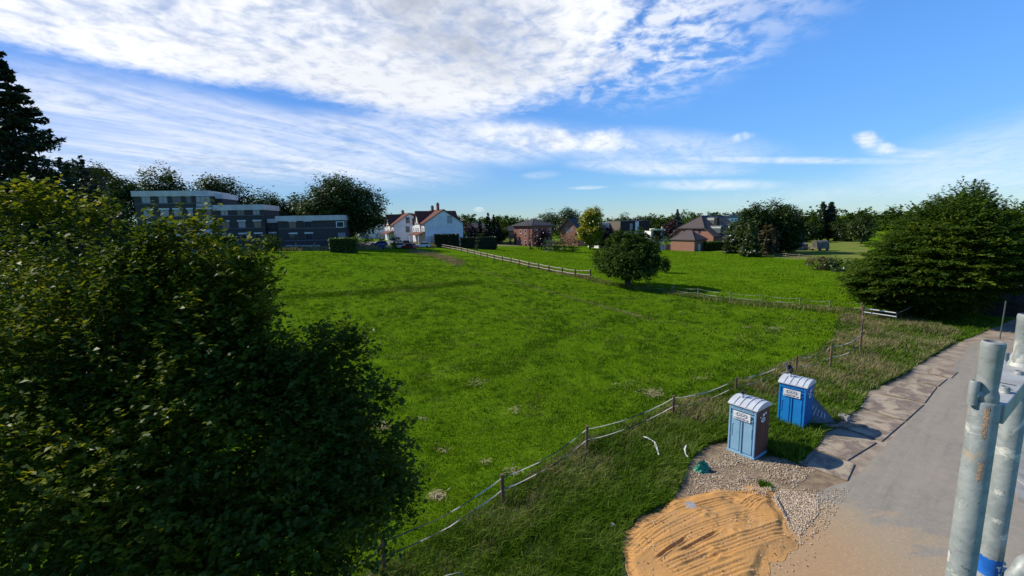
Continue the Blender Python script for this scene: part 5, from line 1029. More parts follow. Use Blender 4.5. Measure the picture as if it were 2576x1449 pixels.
def toilet(label, corner, ang, c1, c2, side, W=1.1, D=1.15, H=2.13):
    ex = Vector((math.cos(ang), math.sin(ang), 0)); o_ = Vector((corner[0], corner[1], 0))-ex*W
    e = empty('portable_toilet', o_, ang, label, 'portable toilet', 'portable toilets on the verge')
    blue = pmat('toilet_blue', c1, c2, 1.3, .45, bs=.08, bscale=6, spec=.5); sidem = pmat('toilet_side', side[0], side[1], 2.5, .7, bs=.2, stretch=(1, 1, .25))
    MB().box(-.03, W+.03, -.03, D+.03, .0, .10).build('base', blue, e, bev=.01)
    MB().box(.03, W-.03, .05, D, .10, H).build('cabin', sidem, e)
    # side walls with corrugation
    m = MB()
    for x0, x1 in ((.0, .03), (W-.03, W)):
        m.box(x0, x1, .03, D, .10, H)
        for k in range(7): y = .12+k*.15; m.box(x0-.012 if x0 == 0 else x0+.003, x1-.003 if x0 == 0 else x1+.012, y, y+.05, .22, H-.35)
    m.build('side_wall', sidem, e)
    # front
    f = MB(); f.box(.0, .07, -.02, .05, .10, H).box(W-.07, W, -.02, .05, .10, H).box(.07, W-.07, -.01, .05, H-.18, H-.0).box(.07, W-.07, .02, .05, .10, H-.18)
    f.build('front_frame', blue, e, bev=.008)
    d = MB(); zs = H-.66
    for s_ in (0, 1):      # two recessed panels with stepped outer edge, raised ribs beside the middle
        fx = (lambda x: x) if not s_ else (lambda x: W-x)
        poly = [(.12, .16), (.47, .16), (.47, zs+.02), (.12, zs+.12)]
        d.prism([(fx(a), b) for a, b in (poly if not s_ else poly[::-1])], 'y', -.012, .019)
        p2 = [(.10, .75), (.17, .80), (.17, 1.25), (.20, 1.27), (.20, 1.31), (.13, 1.29), (.13, .84), (.10, .80)]
        d.prism([(fx(a), b) for a, b in (p2 if not s_ else p2[::-1])], 'y', -.03, -.0125)
    d.prism([(.52, .13), (.58, .13), (.58, zs), (.52, zs)], 'y', -.045, .019)
    d.build('door_panel', blue, e, bev=.006)
    fr = MB(); fr.prism([(.10, zs+.16), (W/2, zs+.04), (W-.10, zs+.16), (W-.10, zs+.20), (W/2, zs+.085), (.10, zs+.20)], 'y', -.04, .019); fr.box(.09, W-.09, -.035, .019, H-.20, H-.17); fr.build('frame_rib', blue, e)
    v = MB()
    for xa, xb in ((.12, .52), (.58, .98)):
        for k in range(4): v.box(xa, xb, -.028, -.012, H-.16+k*.035, H-.145+k*.035)
    v.build('louvre', blue, e)
    s = MB().box(.20, W-.20, -.062, -.046, H-.58, H-.24).build('sign', M['whitetrim'], e)
    sx = W/2; sz = H-.37
    ring = MB(); n = 40; a_, b_ = .245, .095
    for k in range(n):
        t0, t1 = 2*math.pi*k/n, 2*math.pi*(k+1)/n
        ring.add([(sx+(a_+q)*math.cos(t), yy, sz+(b_+q)*math.sin(t)) for t in (t0, t1) for q in (0, .008) for yy in (-.068, -.0625)], [(0, 1, 3, 2), (4, 6, 7, 5), (0, 4, 5, 1), (2, 3, 7, 6), (0, 2, 6, 4), (1, 5, 7, 3)])
    ring.build('oval', M['navy'], s)
    text_part('DIXI', .165, M['navy'], s, (sx, -.066, sz), 1.35, bold=.001)
    text_part('02056-981 00', .085, M['navy'], s, (sx+.03, -.066, H-.525), 1.1, bold=.001)
    MB().box(sx-.30, sx-.265, -.067, -.0625, H-.55, H-.50).build('phone_mark', M['navy'], s)
    # curved roof, ridge along the width, with raised ribs from front to back
    def arc(off, n=12):
        pts = []
        for k in range(n+1):
            t = k/n; y = -.07+t*(D+.14); z = H+.02+.20*math.sin(math.pi*t)**.8+off; pts.append((y, z))
        return pts
    A = arc(0); rf = MB().prism([(-.07, H-.03)]+A+[(D+.07, H-.03)], 'x', -.06, W+.06).build('roof', M['roofwhite'], e, False, .01)
    rb = MB()
    for x in (.16, .40, .66, .92):
        B = arc(.03); rb.prism([(y, z) for y, z in arc(-.01)]+B[::-1], 'x', x, x+.045)
    rb.build('roof_rib', M['roofwhite'], rf)
    vt = MB().tube([(.30, .42, H+.1), (.30, .42, H+.38)], .066, 12).build('vent_pipe', M['roofwhite'], rf, True); MB().tube([(.30, .42, H+.381), (.30, .42, H+.50)], .070, 12).build('vent_cap', M['rope'], vt, True)
    # round logo on the side
    n = 20; cyy, cz = D*.5, H-.45; st = MB()
    for (cy_, cz_, ra, rb_) in ((cyy, cz-.08, .17, .10), (cyy+.02, cz+.13, .09, .07), (cyy-.22, cz+.08, .05, .035), (cyy+.2, cz+.16, .05, .06)):
        st.prism([(cy_+ra*math.cos(2*math.pi*k/n), cz_+rb_*math.sin(2*math.pi*k/n)) for k in range(n)], 'x', W+.013, W+.018)
    so = st.build('side_sticker', M['whitetrim'], e); text_part('DIXI', .11, M['navy'], so, (W+.0195, cyy, cz-.08), 1, (rad(90), 0, rad(90)), bold=.003)
    return e
M['roofwhite'] = pmat('toilet_roof', (.50, .53, .56), (.42, .44, .47), 2.5, .5, bs=.1)
toilet('pale faded blue toilet with brown side wall and white arched roof, on the gravel', (9.72, 16.95), -.95, (.24, .42, .56), (.20, .37, .51), ((.13, .058, .038), (.075, .038, .028)))
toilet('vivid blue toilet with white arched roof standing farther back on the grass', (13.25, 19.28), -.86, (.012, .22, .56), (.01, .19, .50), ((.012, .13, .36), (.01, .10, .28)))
# ------------------------------------------------------------------ steel plates on the shoulder
def platemat():
    m, nt = newmat('rusty_steel_plate'); co = objco(nt, True); a = noise(nt, co, 1.1, 6, .7, .7); b = noise(nt, co, 6, 4, .7)
    col = mixc(nt, smooth(nt, b, .3, .7), (.16, .12, .09), (.215, .165, .125)); col = mixc(nt, mth(nt, 'MULTIPLY', smooth(nt, a, .42, .60), .85), col, (.42, .34, .235)); out(nt, princ(nt, col, .75, .1, bump(nt, b, .2, .01))); return m
M['plate'] = platemat()
PL = [('bottom steel plate covered with sand, nearest the gravel', [(2029, 1175), (2053, 1137), (2150, 1170), (2131, 1211)]), ('second steel plate from the gravel, in front of the vivid blue toilet', [(2054, 1133), (2076, 1105), (2205, 1115), (2132, 1160)]), ('wedge shaped steel plate beside the wooden beam', [(2102, 1069), (2175, 1060), (2276, 1062), (2218, 1112)]),
      ('largest dark brown steel plate in the middle of the row', [(2162, 1026), (2198, 991), (2324, 1019), (2277, 1061)]), ('sand dusted steel plate beyond the largest one', [(2226, 992), (2264, 966), (2357, 974), (2326, 1015)]), ('brown steel plate, second from the far end', [(2304, 960), (2327, 942), (2383, 954), (2360, 973)]), ('farthest small steel plate of the row', [(2334, 941), (2350, 927), (2410, 937), (2393, 952)])]
for i, (lab, q) in enumerate(PL):
    P = [on(*p) for p in q]; c = sum(P, Vector())/4; o = MB().slab([(p.x-c.x, p.y-c.y, .055+.004*(i % 2)) for p in P], .03).build('steel_plate', M['plate'], None, False, .004); o.location = c; tag(o, lab, 'steel plate', 'steel plates laid along the road')
# concrete block, beam, panels, rubbish
p = on(2122, 1058); e = empty('concrete_block', p, rad(-62), 'small grey hollow concrete block on the shoulder by the leaning panel', 'block')
cm = pmat('concrete', (.34, .33, .31), (.26, .25, .24), 9, .9, bs=.4); m = MB(); m.box(-.2, .2, -.12, .12, 0, .07).box(-.2, .2, -.12, -.09, .07, .30).box(-.2, .2, .09, .12, .07, .30).box(-.2, -.17, -.09, .09, .07, .30).box(.17, .2, -.09, .09, .07, .30).box(-.02, .02, -.09, .09, .07, .30); m.build('body', cm, e)
p = on(2125, 1075); o = MB().box(-.95, .95, -.06, .06, .03, .14).build('wooden_beam', M['wood_grey'], None, False, .006); o.location = p; o.rotation_euler = (0, 0, rad(-3)); tag(o, 'short grey timber beam lying beside the leaning banner panel', 'beam')
# leaning mesh fence panel with dark banner
A = [pt(2043, 1012, 20.6), pt(2105, 1062, 19.9), pt(2043, 1046, 19.7)]
e = empty('leaning_panel', on(2070, 1062), 0, 'dark banner panel leaning down behind the vivid blue toilet', 'panel'); b = e.location.copy()
q0, q1, q2 = [a-b for a in A]; q0 = Vector((q0.x-.25, q0.y+.2, 1.55)); q1 = Vector((q1.x, q1.y, .06)); q2 = Vector((q2.x-.4, q2.y+.1, .25))
m = MB(); m.slab([q0, q2, q1], .015).build('banner', pmat('dark_banner', (.10, .12, .15), (.07, .085, .11), 3, .6, bs=.1), e)
MB().tube([q0, q1], .022, 8).tube([q1, q2], .018, 8).build('frame', M['galv'] if 'galv' in M else M['zinc'], e)
nn = (q2-q0).cross(q1-q0).normalized(); nn = nn if nn.z > 0 else -nn
st = MB()
for k in range(5):
    a = q0.lerp(q1, .35+.07*k); c = q2.lerp(q1, .1+.13*k); s0 = a.lerp(c, .25)+nn*.012; s1 = a.lerp(c, .62)+nn*.012; w = (q1-q0).normalized()*.035; st.add([s0, s0+w, s1+w, s1], [(0, 1, 2, 3)])
st.build('faded_print', M['tape'], e)
p = on(1990, 948); e = empty('stacked_fence_panels', p, 0, 'dark fence panels propped against the post behind the vivid blue toilet', 'panel'); Y = p.y+.2
for (x0, y0, x1, y1, mt) in ((1975, 912, 1983, 945, 'galvp'), (1978, 911, 1986, 945, 'galvp'), (1986, 910, 1999, 943, 'rope')):
    a = pt(x0, y0, Y)-p; c = pt(x1, y1, Y-.2)-p; MB().tube([a, c], .022, 6).build('tube', pmat('galvanised', (.35, .38, .40), None, 5, .4, .6) if mt == 'galvp' else M['rope'], e)
a = pt(1982, 918, Y)-p; c = pt(1990, 918, Y+.1)-p; d_ = pt(2000, 944, Y-.1)-p; f_ = pt(1985, 945, Y-.2)-p; MB().add([a, c, d_, f_, a+Vector((0, .02, 0)), c+Vector((0, .02, 0)), d_+Vector((0, .02, 0)), f_+Vector((0, .02, 0))], [(0, 1, 2, 3), (7, 6, 5, 4), (0, 4, 5, 1), (1, 5, 6, 2), (2, 6, 7, 3), (3, 7, 4, 0)]).build('sheet', M['rope'], e)
def strip(lab, pts, w=.035):
    P = [on(*q, .28) for q in pts]; m = MB(); vs = []
    for i, q in enumerate(P):
        d = (P[min(i+1, len(P)-1)]-P[max(i-1, 0)]).normalized(); s_ = d.cross(Vector((0, 0, 1)))*w*(1+.4*math.sin(i*2)); q = q+Vector((0, 0, .03*math.sin(i*2.3))); vs += [q-s_, q+s_]
    n = len(vs); m.add(vs+[v-Vector((0, 0, .004)) for v in vs], [(2*i, 2*i+1, 2*i+3, 2*i+2) for i in range(len(P)-1)]+[(n+2*i, n+2*i+2, n+2*i+3, n+2*i+1) for i in range(len(P)-1)])
    tag(m.build('plastic_tape', M['whitetrim']), lab, 'plastic tape')
strip('long torn white plastic tape lying in the verge grass left of the pale toilet', [(1619, 1098), (1628, 1102), (1640, 1106), (1647, 1113), (1650, 1122), (1654, 1132), (1657, 1145)])
strip('short scrap of white plastic tape in the grass above the green bag', [(1726, 1120), (1722, 1130), (1724, 1140), (1730, 1150)], .025)
# green bag: crumpled open shell
p = on(1766, 1185); nb = 16; V = []; F = []
for i in range(7):
    for k in range(nb):
        a = 2*math.pi*k/nb; rr = (.27, .25, .22, .19, .15, .10, .03)[i]*(1+.22*math.sin(3*a+i)+.12*math.sin(7*a+2*i)); z = (.0, .07, .14, .21, .28, .33, .35)[i]*(1+.3*math.sin(2*a+.7))
        V.append((rr*math.cos(a)*1.15, rr*math.sin(a)*.8, z))
F = [(i*nb+k, i*nb+(k+1) % nb, (i+1)*nb+(k+1) % nb, (i+1)*nb+k) for i in range(6) for k in range(nb)]
o = MB().add(V, F).build('plastic_bag', pmat('green_plastic', (.0, .20, .12), (.0, .13, .09), 6, .4, bs=.3), None, False); o.location = p+Vector((0, 0, .02)); tag(o, 'crumpled green plastic bag at the edge of the gravel', 'bag')
o = MB().tube([(0, 0, 0), (0, 0, .03)], [.20, .19], 20).build('round_stone_slab', cm, None, True); o.location = on(1737, 1280)+Vector((0, 0, .11)); o.rotation_euler = (rad(5), 0, 0); tag(o, 'flat round grey slab lying in the orange sand', 'slab')
bm = bmesh.new(); bmesh.ops.create_icosphere(bm, subdivisions=2, radius=.09)
for v in bm.verts: v.co *= 1+.25*math.sin(v.co.x*40+v.co.y*30)*.5; v.co.z *= .7
me = bpy.data.meshes.new('pale_stone'); bm.to_mesh(me); me.materials.append(M['whitetrim']); o = bpy.data.objects.new('pale_stone', me); C.objects.link(o); o.location = on(1541, 1327)+Vector((0, 0, .08)); tag(o, 'pale stone in the grass at the left edge of the sand', 'stone')
# plant tuft growing in sand
P = wpoly([(1880+60, 1222), (1980, 1226), (1975, 1240), (1935, 1238)]); 
tf = sample(wpoly([(1905, 1212), (1940, 1222), (1945, 1236), (1915, 1232)]), 500); blades('weed_patch', tf, .14, .02, GM['verge'], 1.2, 'small green weed patch between gravel and sand')
# pipe post by the soil heap
p = on(2515, 853); t_ = pt(2529, 757, p.y); o = MB().tube([(0, 0, -.1), (0, 0, t_.z)], .045, 10).build('steel_post', M['zinc'], None, True); o.location = p; o.rotation_euler = (0, rad(1.0), 0); tag(o, 'thin grey steel post before the dark soil heap', 'post')
# dark soil heap
def heap():
    c = on(2570, 830); n = 70; V = []; F = []
    for i in range(n):
        for j in range(n):
            x = (i/(n-1)-.5)*26; y = (j/(n-1)-.5)*10; r = math.hypot(x/12, y/4.6); h = 2.5*max(0, math.cos(min(1, r)*math.pi/2))**.55
            h *= 1+.12*math.sin(x*1.3+y)+.06*math.sin(x*3.7-y*2.9)+.05*random.uniform(-1, 1); V.append((x, y, h-.05))
    F = [(i*n+j, (i+1)*n+j, (i+1)*n+j+1, i*n+j+1) for i in range(n-1) for j in range(n-1)]
    o = MB().add(V, F).build('soil_heap', pmat('dark_topsoil', (.020, .015, .012), (.045, .034, .026), 2.5, .98, bs=.9, bscale=10, bdist=.08), None, True)
    o.location = pt(2680, 820, 42.5).to_2d().to_3d(); o.rotation_euler = (0, 0, rad(-20)); tag(o, 'long heap of dark topsoil behind the thin steel post', 'soil heap')
heap()
o = MB().box(-.5, .5, -.35, .35, .03, .10).build('white_board', M['whitetrim'], None, False, .01); o.location = on(2384, 832)+Vector((0, 0, .08)); tag(o, 'pale board lying in the shaded grass below the hornbeam', 'board')
# metal frame at the lower edge
p = pt(1143, 1460, 9.5); e = empty('metal_frame', (p.x, p.y, 0), 0, 'rounded grey metal frame poking up at the bottom edge of the picture', 'frame'); zz_ = p.z
pts = [(-.40, -.1, zz_-1.6), (-.33, 0, zz_+.02), (-.20, 0, zz_+.13), (.14, 0, zz_+.21), (.22, 0, zz_+.13), (.28, -.05, zz_-1.6)]
MB().tube(pts, .014, 8).build('tube', M['zinc'], e, True); MB().box(-.30, .2, .03, .05, zz_-1.2, zz_+.06).build('panel', pmat('smoked_panel', (.06, .07, .07), None, 3, .5), e)
for sx_ in (-.39, .27): MB().tube([(sx_, -.1, 0), (sx_, -.1, zz_-1.55)], .014, 6).build('leg', M['zinc'], e)
# ------------------------------------------------------------------ cars, bin, wagon
def car(label, vx, vb, Y, rz, col, Ln=4.4, hgt=1.5, suv=0, dup=None):
    P = foot(vx, vb, Y); e = empty('parked_car', P, rz, label, 'car', 'cars parked by the white houses'); pm = pmat('car_paint', col, None, 3, .3, .2, bs=0, spec=.6); Wd = .88; h = hgt
    prof = [(-Ln*.5, .35), (-Ln*.5, h*.52), (-Ln*.46, h*.60), (-Ln*.2, h*.66), (Ln*.38, h*.66), (Ln*.49, h*.58), (Ln*.5, .35), (Ln*.42, .25), (-Ln*.42, .25)]
    MB().prism(prof, 'y', -Wd, Wd).build('body', pm, e, False, .06)
    cab = [(-Ln*.22, h*.661), (-Ln*.06, h*.97), (Ln*.06, h), (Ln*(.30+.08*suv), h*.97), (Ln*(.42+.04*suv), h*.661)]
    MB().prism(cab, 'y', -Wd*.86, Wd*.86).build('windows', M['glass'], e, False, .04)
    MB().prism([(-Ln*.05, h*.975), (Ln*.06, h+.005), (Ln*.30, h*.975), (Ln*.30, h+.03), (-Ln*.05, h+.03)], 'y', -Wd*.84, Wd*.84).build('roof', pm, e)
    for x in (-Ln*.30, Ln*.30):
        for y in (-Wd+.02, Wd-.02):
            w = MB().tube([(x, y-.09, .32), (x, y+.09, .32)], .32, 14).build('wheel', M['tyre'], e, True); MB().tube([(x, y-.105, .32), (x, y+.105, .32)], .19, 10).build('rim', M['zinc'], w)
    for y in (-Wd*.7, Wd*.7): MB().box(-Ln*.5-.03, -Ln*.5+.02, y-.18, y+.18, h*.40, h*.50).build('headlight', M['whitetrim'], e); MB().box(Ln*.5-.02, Ln*.5+.03, y-.15, y+.15, h*.44, h*.54).build('tail_light', pmat('red_lamp', (.35, .01, .01), None, 3, .3, bs=0), e)
    return e
car('white hatchback parked sideways in front of the nearer white house', 1063, 610.5, 125, rad(4), (.62, .66, .70), 4.4, 1.52, 1)
car('red car parked in front of the nearer white house, behind tall dry grass', 1029, 617, 117, rad(-25), (.32, .035, .035), 4.2, 1.5)
car('pale car half hidden between the leafy bush and the red car', 1008, 616, 119, rad(-80), (.5, .53, .45), 4.2, 1.5)
car('dark car behind the red car', 1018, 607, 130, rad(10), (.02, .02, .022), 4.2, 1.5)
car('black estate car in front of the flat roofed white house', 954, 611, 122, rad(15), (.025, .028, .035), 4.5, 1.55, 1)
car('light blue car parked by the shops', 1647, 596, 172, rad(10), (.22, .42, .62), 4.3, 1.5, 1)
def bin_(): 
    P = foot(960, 618, 112); e = empty('waste_container', P, rad(5), 'dark blue wheeled waste container with a light blue lid by the driveway', 'waste container')
    MB().prism([(-.62, .2), (.62, .2), (.68, 1.15), (-.68, 1.15)], 'y', -.5, .5).build('body', pmat('container_blue', (.01, .025, .10), None, 3, .5), e); MB().prism([(-.5, 1.153), (.5, 1.153), (.5, 1.22), (.2, 1.34), (-.2, 1.34), (-.5, 1.22)], 'x', -.7, .7).build('lid', pmat('lid_blue', (.03, .12, .50), None, 3, .5), e)
    for x in (-.5, .5):
        for y in (-.4, .4): MB().tube([(x, y-.03, .1), (x, y+.03, .1)], .1, 10).build('wheel', M['tyre'], e)
bin_()
def wagon():
    P = on(2062, 631); e = empty('covered_wagon', P, rad(8), 'covered wagon with grey brown canvas top on the paddock', 'wagon'); s = P.y/FP; W = 34*s; z0 = .9
    n = 10; ring = [(1.1*math.cos(math.pi*k/n), z0+.5+1.5*math.sin(math.pi*k/n)) for k in range(n+1)]; MB().prism([(1.1, z0)]+ring+[(-1.1, z0)], 'x', -W/2, W/2).build('canvas', pmat('old_canvas', (.07, .065, .055), (.16, .15, .12), 2.5, .95, stretch=(1, .2, .2)), e)
    MB().box(-W/2-.2, W/2+.3, -1.15, 1.15, z0-.25, z0-.003).build('bed', M['wood_grey'], e)
    for x in (-W*.3, W*.3):
        for y in (-1.25, 1.25): MB().tube([(x, y-.06, .45), (x, y+.06, .45)], .45, 12).build('wheel', M['wood_dark'], e)
    P = on(2009, 629); e = empty('tarpaulin_shelter', P, rad(6), 'blue grey tarpaulin shelter at the right foot of the dark tree clump', 'shelter'); MB().prism([(-1.2, 0), (1.2, 0), (1.25, 1.7), (0, 2.1), (-1.25, 1.7)], 'x', -1.7, 1.7).build('cover', pmat('blue_grey_tarpaulin', (.07, .09, .13), (.11, .13, .17), 2, .7), e)
    [MB().box(x, x+.15, -1.2, -1.05, 0, 1.9).build('pole', M['wood_dark'], e) for x in (1.7, -1.85)]
    Q = on(2030, 629); e = empty('timber_table', Q, rad(5), 'rough timber picnic table between shelter and wagon', 'table'); MB().box(-1.2, 1.2, -.4, .4, .72, .8).build('table_top', M['wood_grey'], e)
    for x in (-.9, .9): MB().box(x-.06, x+.06, -.7, .7, .40, .46).box(x-.05, x+.05, -.05, .05, 0, .72).build('leg', M['wood_grey'], e)
    for y in (-.7, .7): MB().box(-1.2, 1.2, y-.13, y+.13, .463, .5).build('seat', M['wood_grey'], e)
wagon()
e = empty('fence_panels', foot(1672, 616, 140), 0, 'red and grey garden screen panels left of the brick garage', 'fence')
for k, (w, c) in enumerate(((1.6, 'brick'), (.25, 'whitetrim'), (1.9, 'render_grey'), (1.5, 'brick'), (1.9, 'render_grey'))):
    x0 = -2.6+[0, 1.62, 1.9, 3.85, 5.4][k]*.8; MB().box(x0, x0+w*.78, -.05, .05, -.5, 1.75+.1*(k % 2)).build('panel', M[c], e)
# ------------------------------------------------------------------ scaffold close to the camera
def galv(name, warm=0):
    m, nt = newmat(name); co = objco(nt); a = noise(nt, co, 22, 6, .7, .3); b = noise(nt, co, 55, 4, .7); c = noise(nt, co, 9, 5, .65, .6); v = N(nt, 'ShaderNodeTexVoronoi'); v.inputs['Scale'].default_value = 60; nt.links.new(co, v.inputs[0])
    col = mixc(nt, smooth(nt, a, .35, .65), (.22, .24, .235), (.33, .345, .33)); col = mixc(nt, mth(nt, 'MULTIPLY', v.outputs['Color'], .12), col, (.40, .44, .44))
    col = mixc(nt, smooth(nt, b, .62, .72), col, (.10, .11, .11)); col = mixc(nt, smooth(nt, c, .56, .62), col, (.56, .55, .48)); d = noise(nt, co, 14, 3, .6)
    col = mixc(nt, mth(nt, 'MULTIPLY', smooth(nt, d, .66, .72), .8), col, (.40, .30, .21))
    out(nt, princ(nt, col, .55, .25, bump(nt, mth(nt, 'ADD', b, c), .35, .003), .4)); return m
M['galv'] = galv('galvanised_steel'); M['plaster'] = pmat('orange_plaster_smear', (.55, .33, .20), (.42, .27, .18), 40, .9, bs=.6, bdist=.003)
M['plank'] = pmat('worn_aluminium_deck', (.42, .43, .42), (.33, .32, .29), 12, .6, .3, bs=.2, bdist=.004)
def tube_open(mb, p, z0, z1, r0, th=.004, r1=None, n=28):
    r1 = r1 or r0; V = []
    for (z, r) in ((z0, r0), (z1-.004, r1), (z1, r1-.0015), (z1, r1-th), (z0, r0-th)):
        V += [(p[0]+r*math.cos(2*math.pi*k/n), p[1]+r*math.sin(2*math.pi*k/n), z) for k in range(n)]
    F = [(i*n+k, i*n+(k+1) % n, (i+1)*n+(k+1) % n, (i+1)*n+k) for i in range(4) for k in range(n)]; mb.add(V, F)
def scaffold():
    P1 = pt(2478.5, 1007, .90); P2 = pt(2569, 908, 1.12); P2.z = P1.z+.0
    e = empty('scaffold_frame', (P1.x, P1.y, 0), 0, 'weathered galvanised scaffold frame with two uprights close to the camera', 'scaffold'); b = Vector((P1.x, P1.y, 0)); q2 = P2-b
    zt1 = P1.z; zt2 = pt(2569, 912, P2.y).z
    for k, (q, zt) in enumerate((((0, 0), zt1), ((q2.x, q2.y), zt2))):
        m = MB(); tube_open(m, q, 0.1, zt, .02415); u = m.build('upright', M['galv'], e, True)
        # spigot with a swaged shoulder
        n = 28; m = MB(); rings = ((zt-.02, .0185), (zt+.003, .0205), (zt+.014, .0205), (zt+.026, .0165), (zt+.055, .0178), (zt+.110, .0185), (zt+.120, .0195), (zt+.127, .0185), (zt+.129, .0155), (zt+.10, .0150)); V = []
        for z, r in rings: V += [(q[0]+r*math.cos(2*math.pi*i/n), q[1]+r*math.sin(2*math.pi*i/n), z) for i in range(n)]
        m.add(V, [(i*n+j, i*n+(j+1) % n, (i+1)*n+(j+1) % n, (i+1)*n+j) for i in range(len(rings)-1) for j in range(n)]+[tuple((len(rings)-1)*n+j for j in range(n))]); m.build('spigot', M['galv'], u, True)
    d = Vector((q2.x, q2.y, 0)).normalized(); s_ = Vector((-d.y, d.x, 0)); zc = min(zt1, zt2)-.012
    L_ = Vector((q2.x, q2.y, 0)).length
    def cham(a, c, w, z0, z1, name, mat, par=e):
        m = MB(); m.add([a-s_*w+Vector((0, 0, z0)), c-s_*w+Vector((0, 0, z0)), c+s_*w+Vector((0, 0, z0)), a+s_*w+Vector((0, 0, z0)), a-s_*w+Vector((0, 0, z1)), c-s_*w+Vector((0, 0, z1)), c+s_*w+Vector((0, 0, z1)), a+s_*w+Vector((0, 0, z1))], [(0, 3, 2, 1), (4, 5, 6, 7), (0, 1, 5, 4), (1, 2, 6, 5), (2, 3, 7, 6), (3, 0, 4, 7)]); return m.build(name, mat, par, False, .002)
    a = d*.020; c = d*(L_-.018); a.z = 0; c.z = 0
    dz = (zt2-zt1)
    m = MB(); w = .028
    V = []
    for (p_, z) in ((a, zt1), (c, zt2)):
        for sg, zz1 in ((-1, -.05), (1, -.05), (1, -.008), (-1, -.008)): V.append(p_+s_*w*sg+Vector((0, 0, z+zz1)))
    tr = m.add(V, [(0, 1, 2, 3), (4, 7, 6, 5), (0, 4, 5, 1), (1, 5, 6, 2), (2, 6, 7, 3), (3, 7, 4, 0)]).build('transom', M['plank'], e, False, .002)
    sl = MB()
    for f in (.36, .48): 
        g = a.lerp(c, f)+Vector((0, 0, zt1+(zt2-zt1)*f-.0078)); sl.add([g-s_*.02-d*.003, g+s_*.02-d*.003, g+s_*.02+d*.003, g-s_*.02+d*.003], [(0, 1, 2, 3)])
    sl.build('slot', M['rope'], tr)
    def pocket(c_, z0, z1, r, link):
        m = MB(); tube_open(m, (c_.x, c_.y), z0, z1, r, .003, n=18); o = m.build('guardrail_pocket', M['galv'], e, True)
        MB().tube([link, Vector((c_.x, c_.y, link.z-.005))], .010, 8).build('lug', M['galv'], o, True)
    def near(vx, vy, Y): q = pt(vx, vy, Y)-b; return q
    for (vx, vt, vbm, Y, r, src) in ((2453, 957, 1017, .90, .0085, 0), (2529, 972, 1032, .955, .0088, 0), (2563, 933, 990, 1.06, .0095, 1), (2528, 886, 930, 1.30, .010, 1)):
        tp = near(vx, vt, Y); z1 = tp.z; z0 = near(vx-5, vbm, Y).z; lk = Vector((0, 0, (z0+z1)/2)) if src == 0 else Vector((q2.x, q2.y, (z0+z1)/2)); pocket(Vector((tp.x, tp.y, 0)), z0, z1, r, lk)
    # orange plaster smears, blue sticker
    def patch(q, th0, th1, z0, z1, mat, name, r=.0243, rag=.15, par=None, nz=14, nt_=8):
        V = []
        for j in range(nz+1):
            for i in range(nt_+1):
                f = i/nt_; g = j/nz; wob = rag*math.sin(j*1.9+i)*(1 if i in (0, nt_) else 0); t = th0+(th1-th0)*(f+wob*.3); z = z0+(z1-z0)*g+((z1-z0)*rag*.25*math.sin(i*2.1) if j in (0, nz) else 0); V.append((q[0]+r*math.cos(t), q[1]+r*math.sin(t), z))
        F = [(j*(nt_+1)+i, j*(nt_+1)+i+1, (j+1)*(nt_+1)+i+1, (j+1)*(nt_+1)+i) for j in range(nz) for i in range(nt_)]; return MB().add(V, F).build(name, mat, par or e, True)
    th = math.atan2(-P1.y, -P1.x)      # side that faces the camera
    z = lambda vy, Y=.9: pt(2470, vy, Y).z
    patch((0, 0), th+.05, th+.38, z(1090), z(1018), M['plaster'], 'plaster_smear', rag=.5); patch((0, 0), th+.12, th+.50, z(1196), z(1150), M['plaster'], 'plaster_smear', rag=.35)
    th2 = math.atan2(-P2.y, -P2.x); z2 = lambda vy: pt(2520, vy, P2.y).z
    stk = patch((q2.x, q2.y), th2-1.5, th2+1.25, z2(1446), z2(1396), pmat('blue_sticker', (.01, .10, .42), (.02, .14, .5), 30, .5, bs=.1, bdist=.002), 'sticker', rag=.12, nt_=16)
    patch((q2.x, q2.y), th2+.55, th2+1.0, z2(1413), z2(1409), M['whitetrim'], 'sticker_print', .0246, 0, stk); patch((q2.x, q2.y), th2+.72, th2+.88, z2(1421), z2(1413), M['whitetrim'], 'sticker_print', .0246, 0, stk); patch((q2.x, q2.y), th2+.8, th2+1.0, z2(1436), z2(1426), M['whitetrim'], 'sticker_print', .0246, 0, stk)
    for (t0, t1, v0, v1, k) in ((-.5, .2, 1238, 1226, 1), (-.3, .5, 1306, 1296, 1), (-1.3, -.95, 1420, 1390, 0)):
        q, tt, zf = (((q2.x, q2.y), th2, z2) if k else ((0, 0), th, z)); patch(q, tt+t0, tt+t1, zf(v0), zf(v1), M['mortar'], 'mortar_splash', .0244, .6)
    # coupler at the foot
    zc = z2(1449); g = Vector((q2.x, q2.y, zc)); MB().tube([g-Vector((0, 0, .022)), g+Vector((0, 0, .012))], .032, 16).tube([g+Vector((-.05, -.02, 0)), g+Vector((.09, .05, 0))], .012, 8).tube([g+Vector((.045, .0, -.02)), g+Vector((.045, 0, .02))], .02, 8).build('coupler', M['galv'], e, True)
    a_ = near(2556, 1452, 1.05); MB().tube([a_+Vector((-.004, 0, -.10)), a_, a_+Vector((.02, .0, .035)), a_+Vector((.09, 0, .07))], .021, 14).build('bracket_tube', M['galv'], e, True)
M['mortar'] = pmat('mortar', (.60, .58, .53), (.48, .46, .42), 30, .95, bs=.5, bdist=.003)
scaffold()
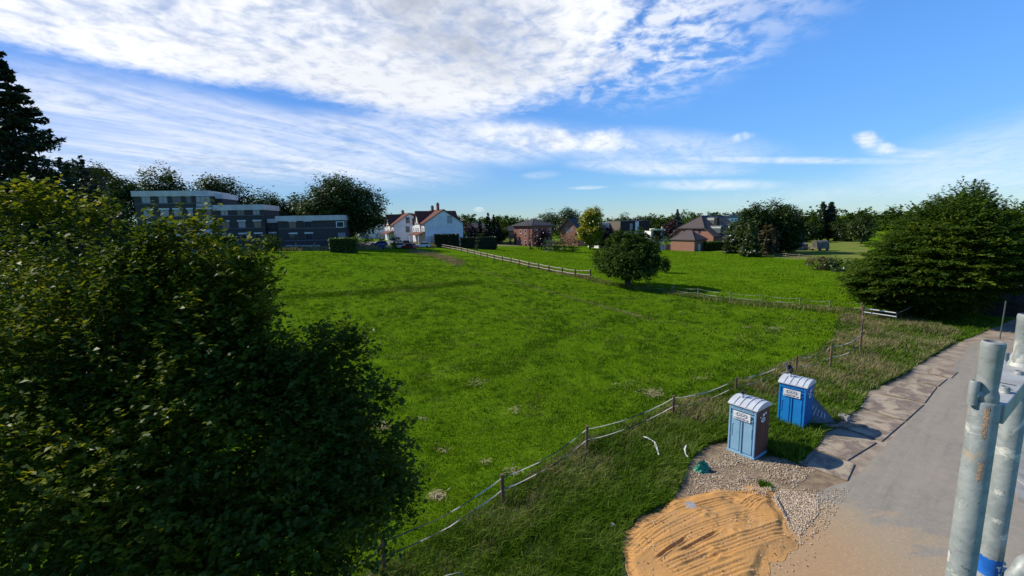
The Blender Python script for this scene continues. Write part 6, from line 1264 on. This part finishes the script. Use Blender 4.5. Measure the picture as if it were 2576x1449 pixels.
# paving and kerb glimpsed beside the building at the right
P = [on(2500, 1240), on(2545, 1100), on(2900, 1160), on(2900, 1500), on(2576, 1262)]
o = MB().slab([(p.x, p.y, .10) for p in [on(2560, 1262), on(2543, 1180), on(2552, 1040), on(2700, 1060), on(2900, 1400)]], .16).build('paved_terrace', pmat('terrace_slabs', (.26, .26, .25), (.18, .18, .17), 2, .9, bs=.2)); o['kind'] = 'structure'
o = MB().slab([(p.x, p.y, .14) for p in [on(2549, 1208), on(2555, 1204), on(2640, 1262), on(2640, 1275)]], .16).build('concrete_edging', cm, None, False, .01); tag(o, 'pale concrete edging strip behind the scaffold uprights', 'kerb')
o = MB().slab([(p.x, p.y, .12) for p in [on(2498, 1142), on(2517, 1092), on(2528, 1096), on(2519, 1150)]], .12).build('concrete_slab', cm, None, False, .01); tag(o, 'pale wedge of concrete seen between the two scaffold uprights', 'slab')
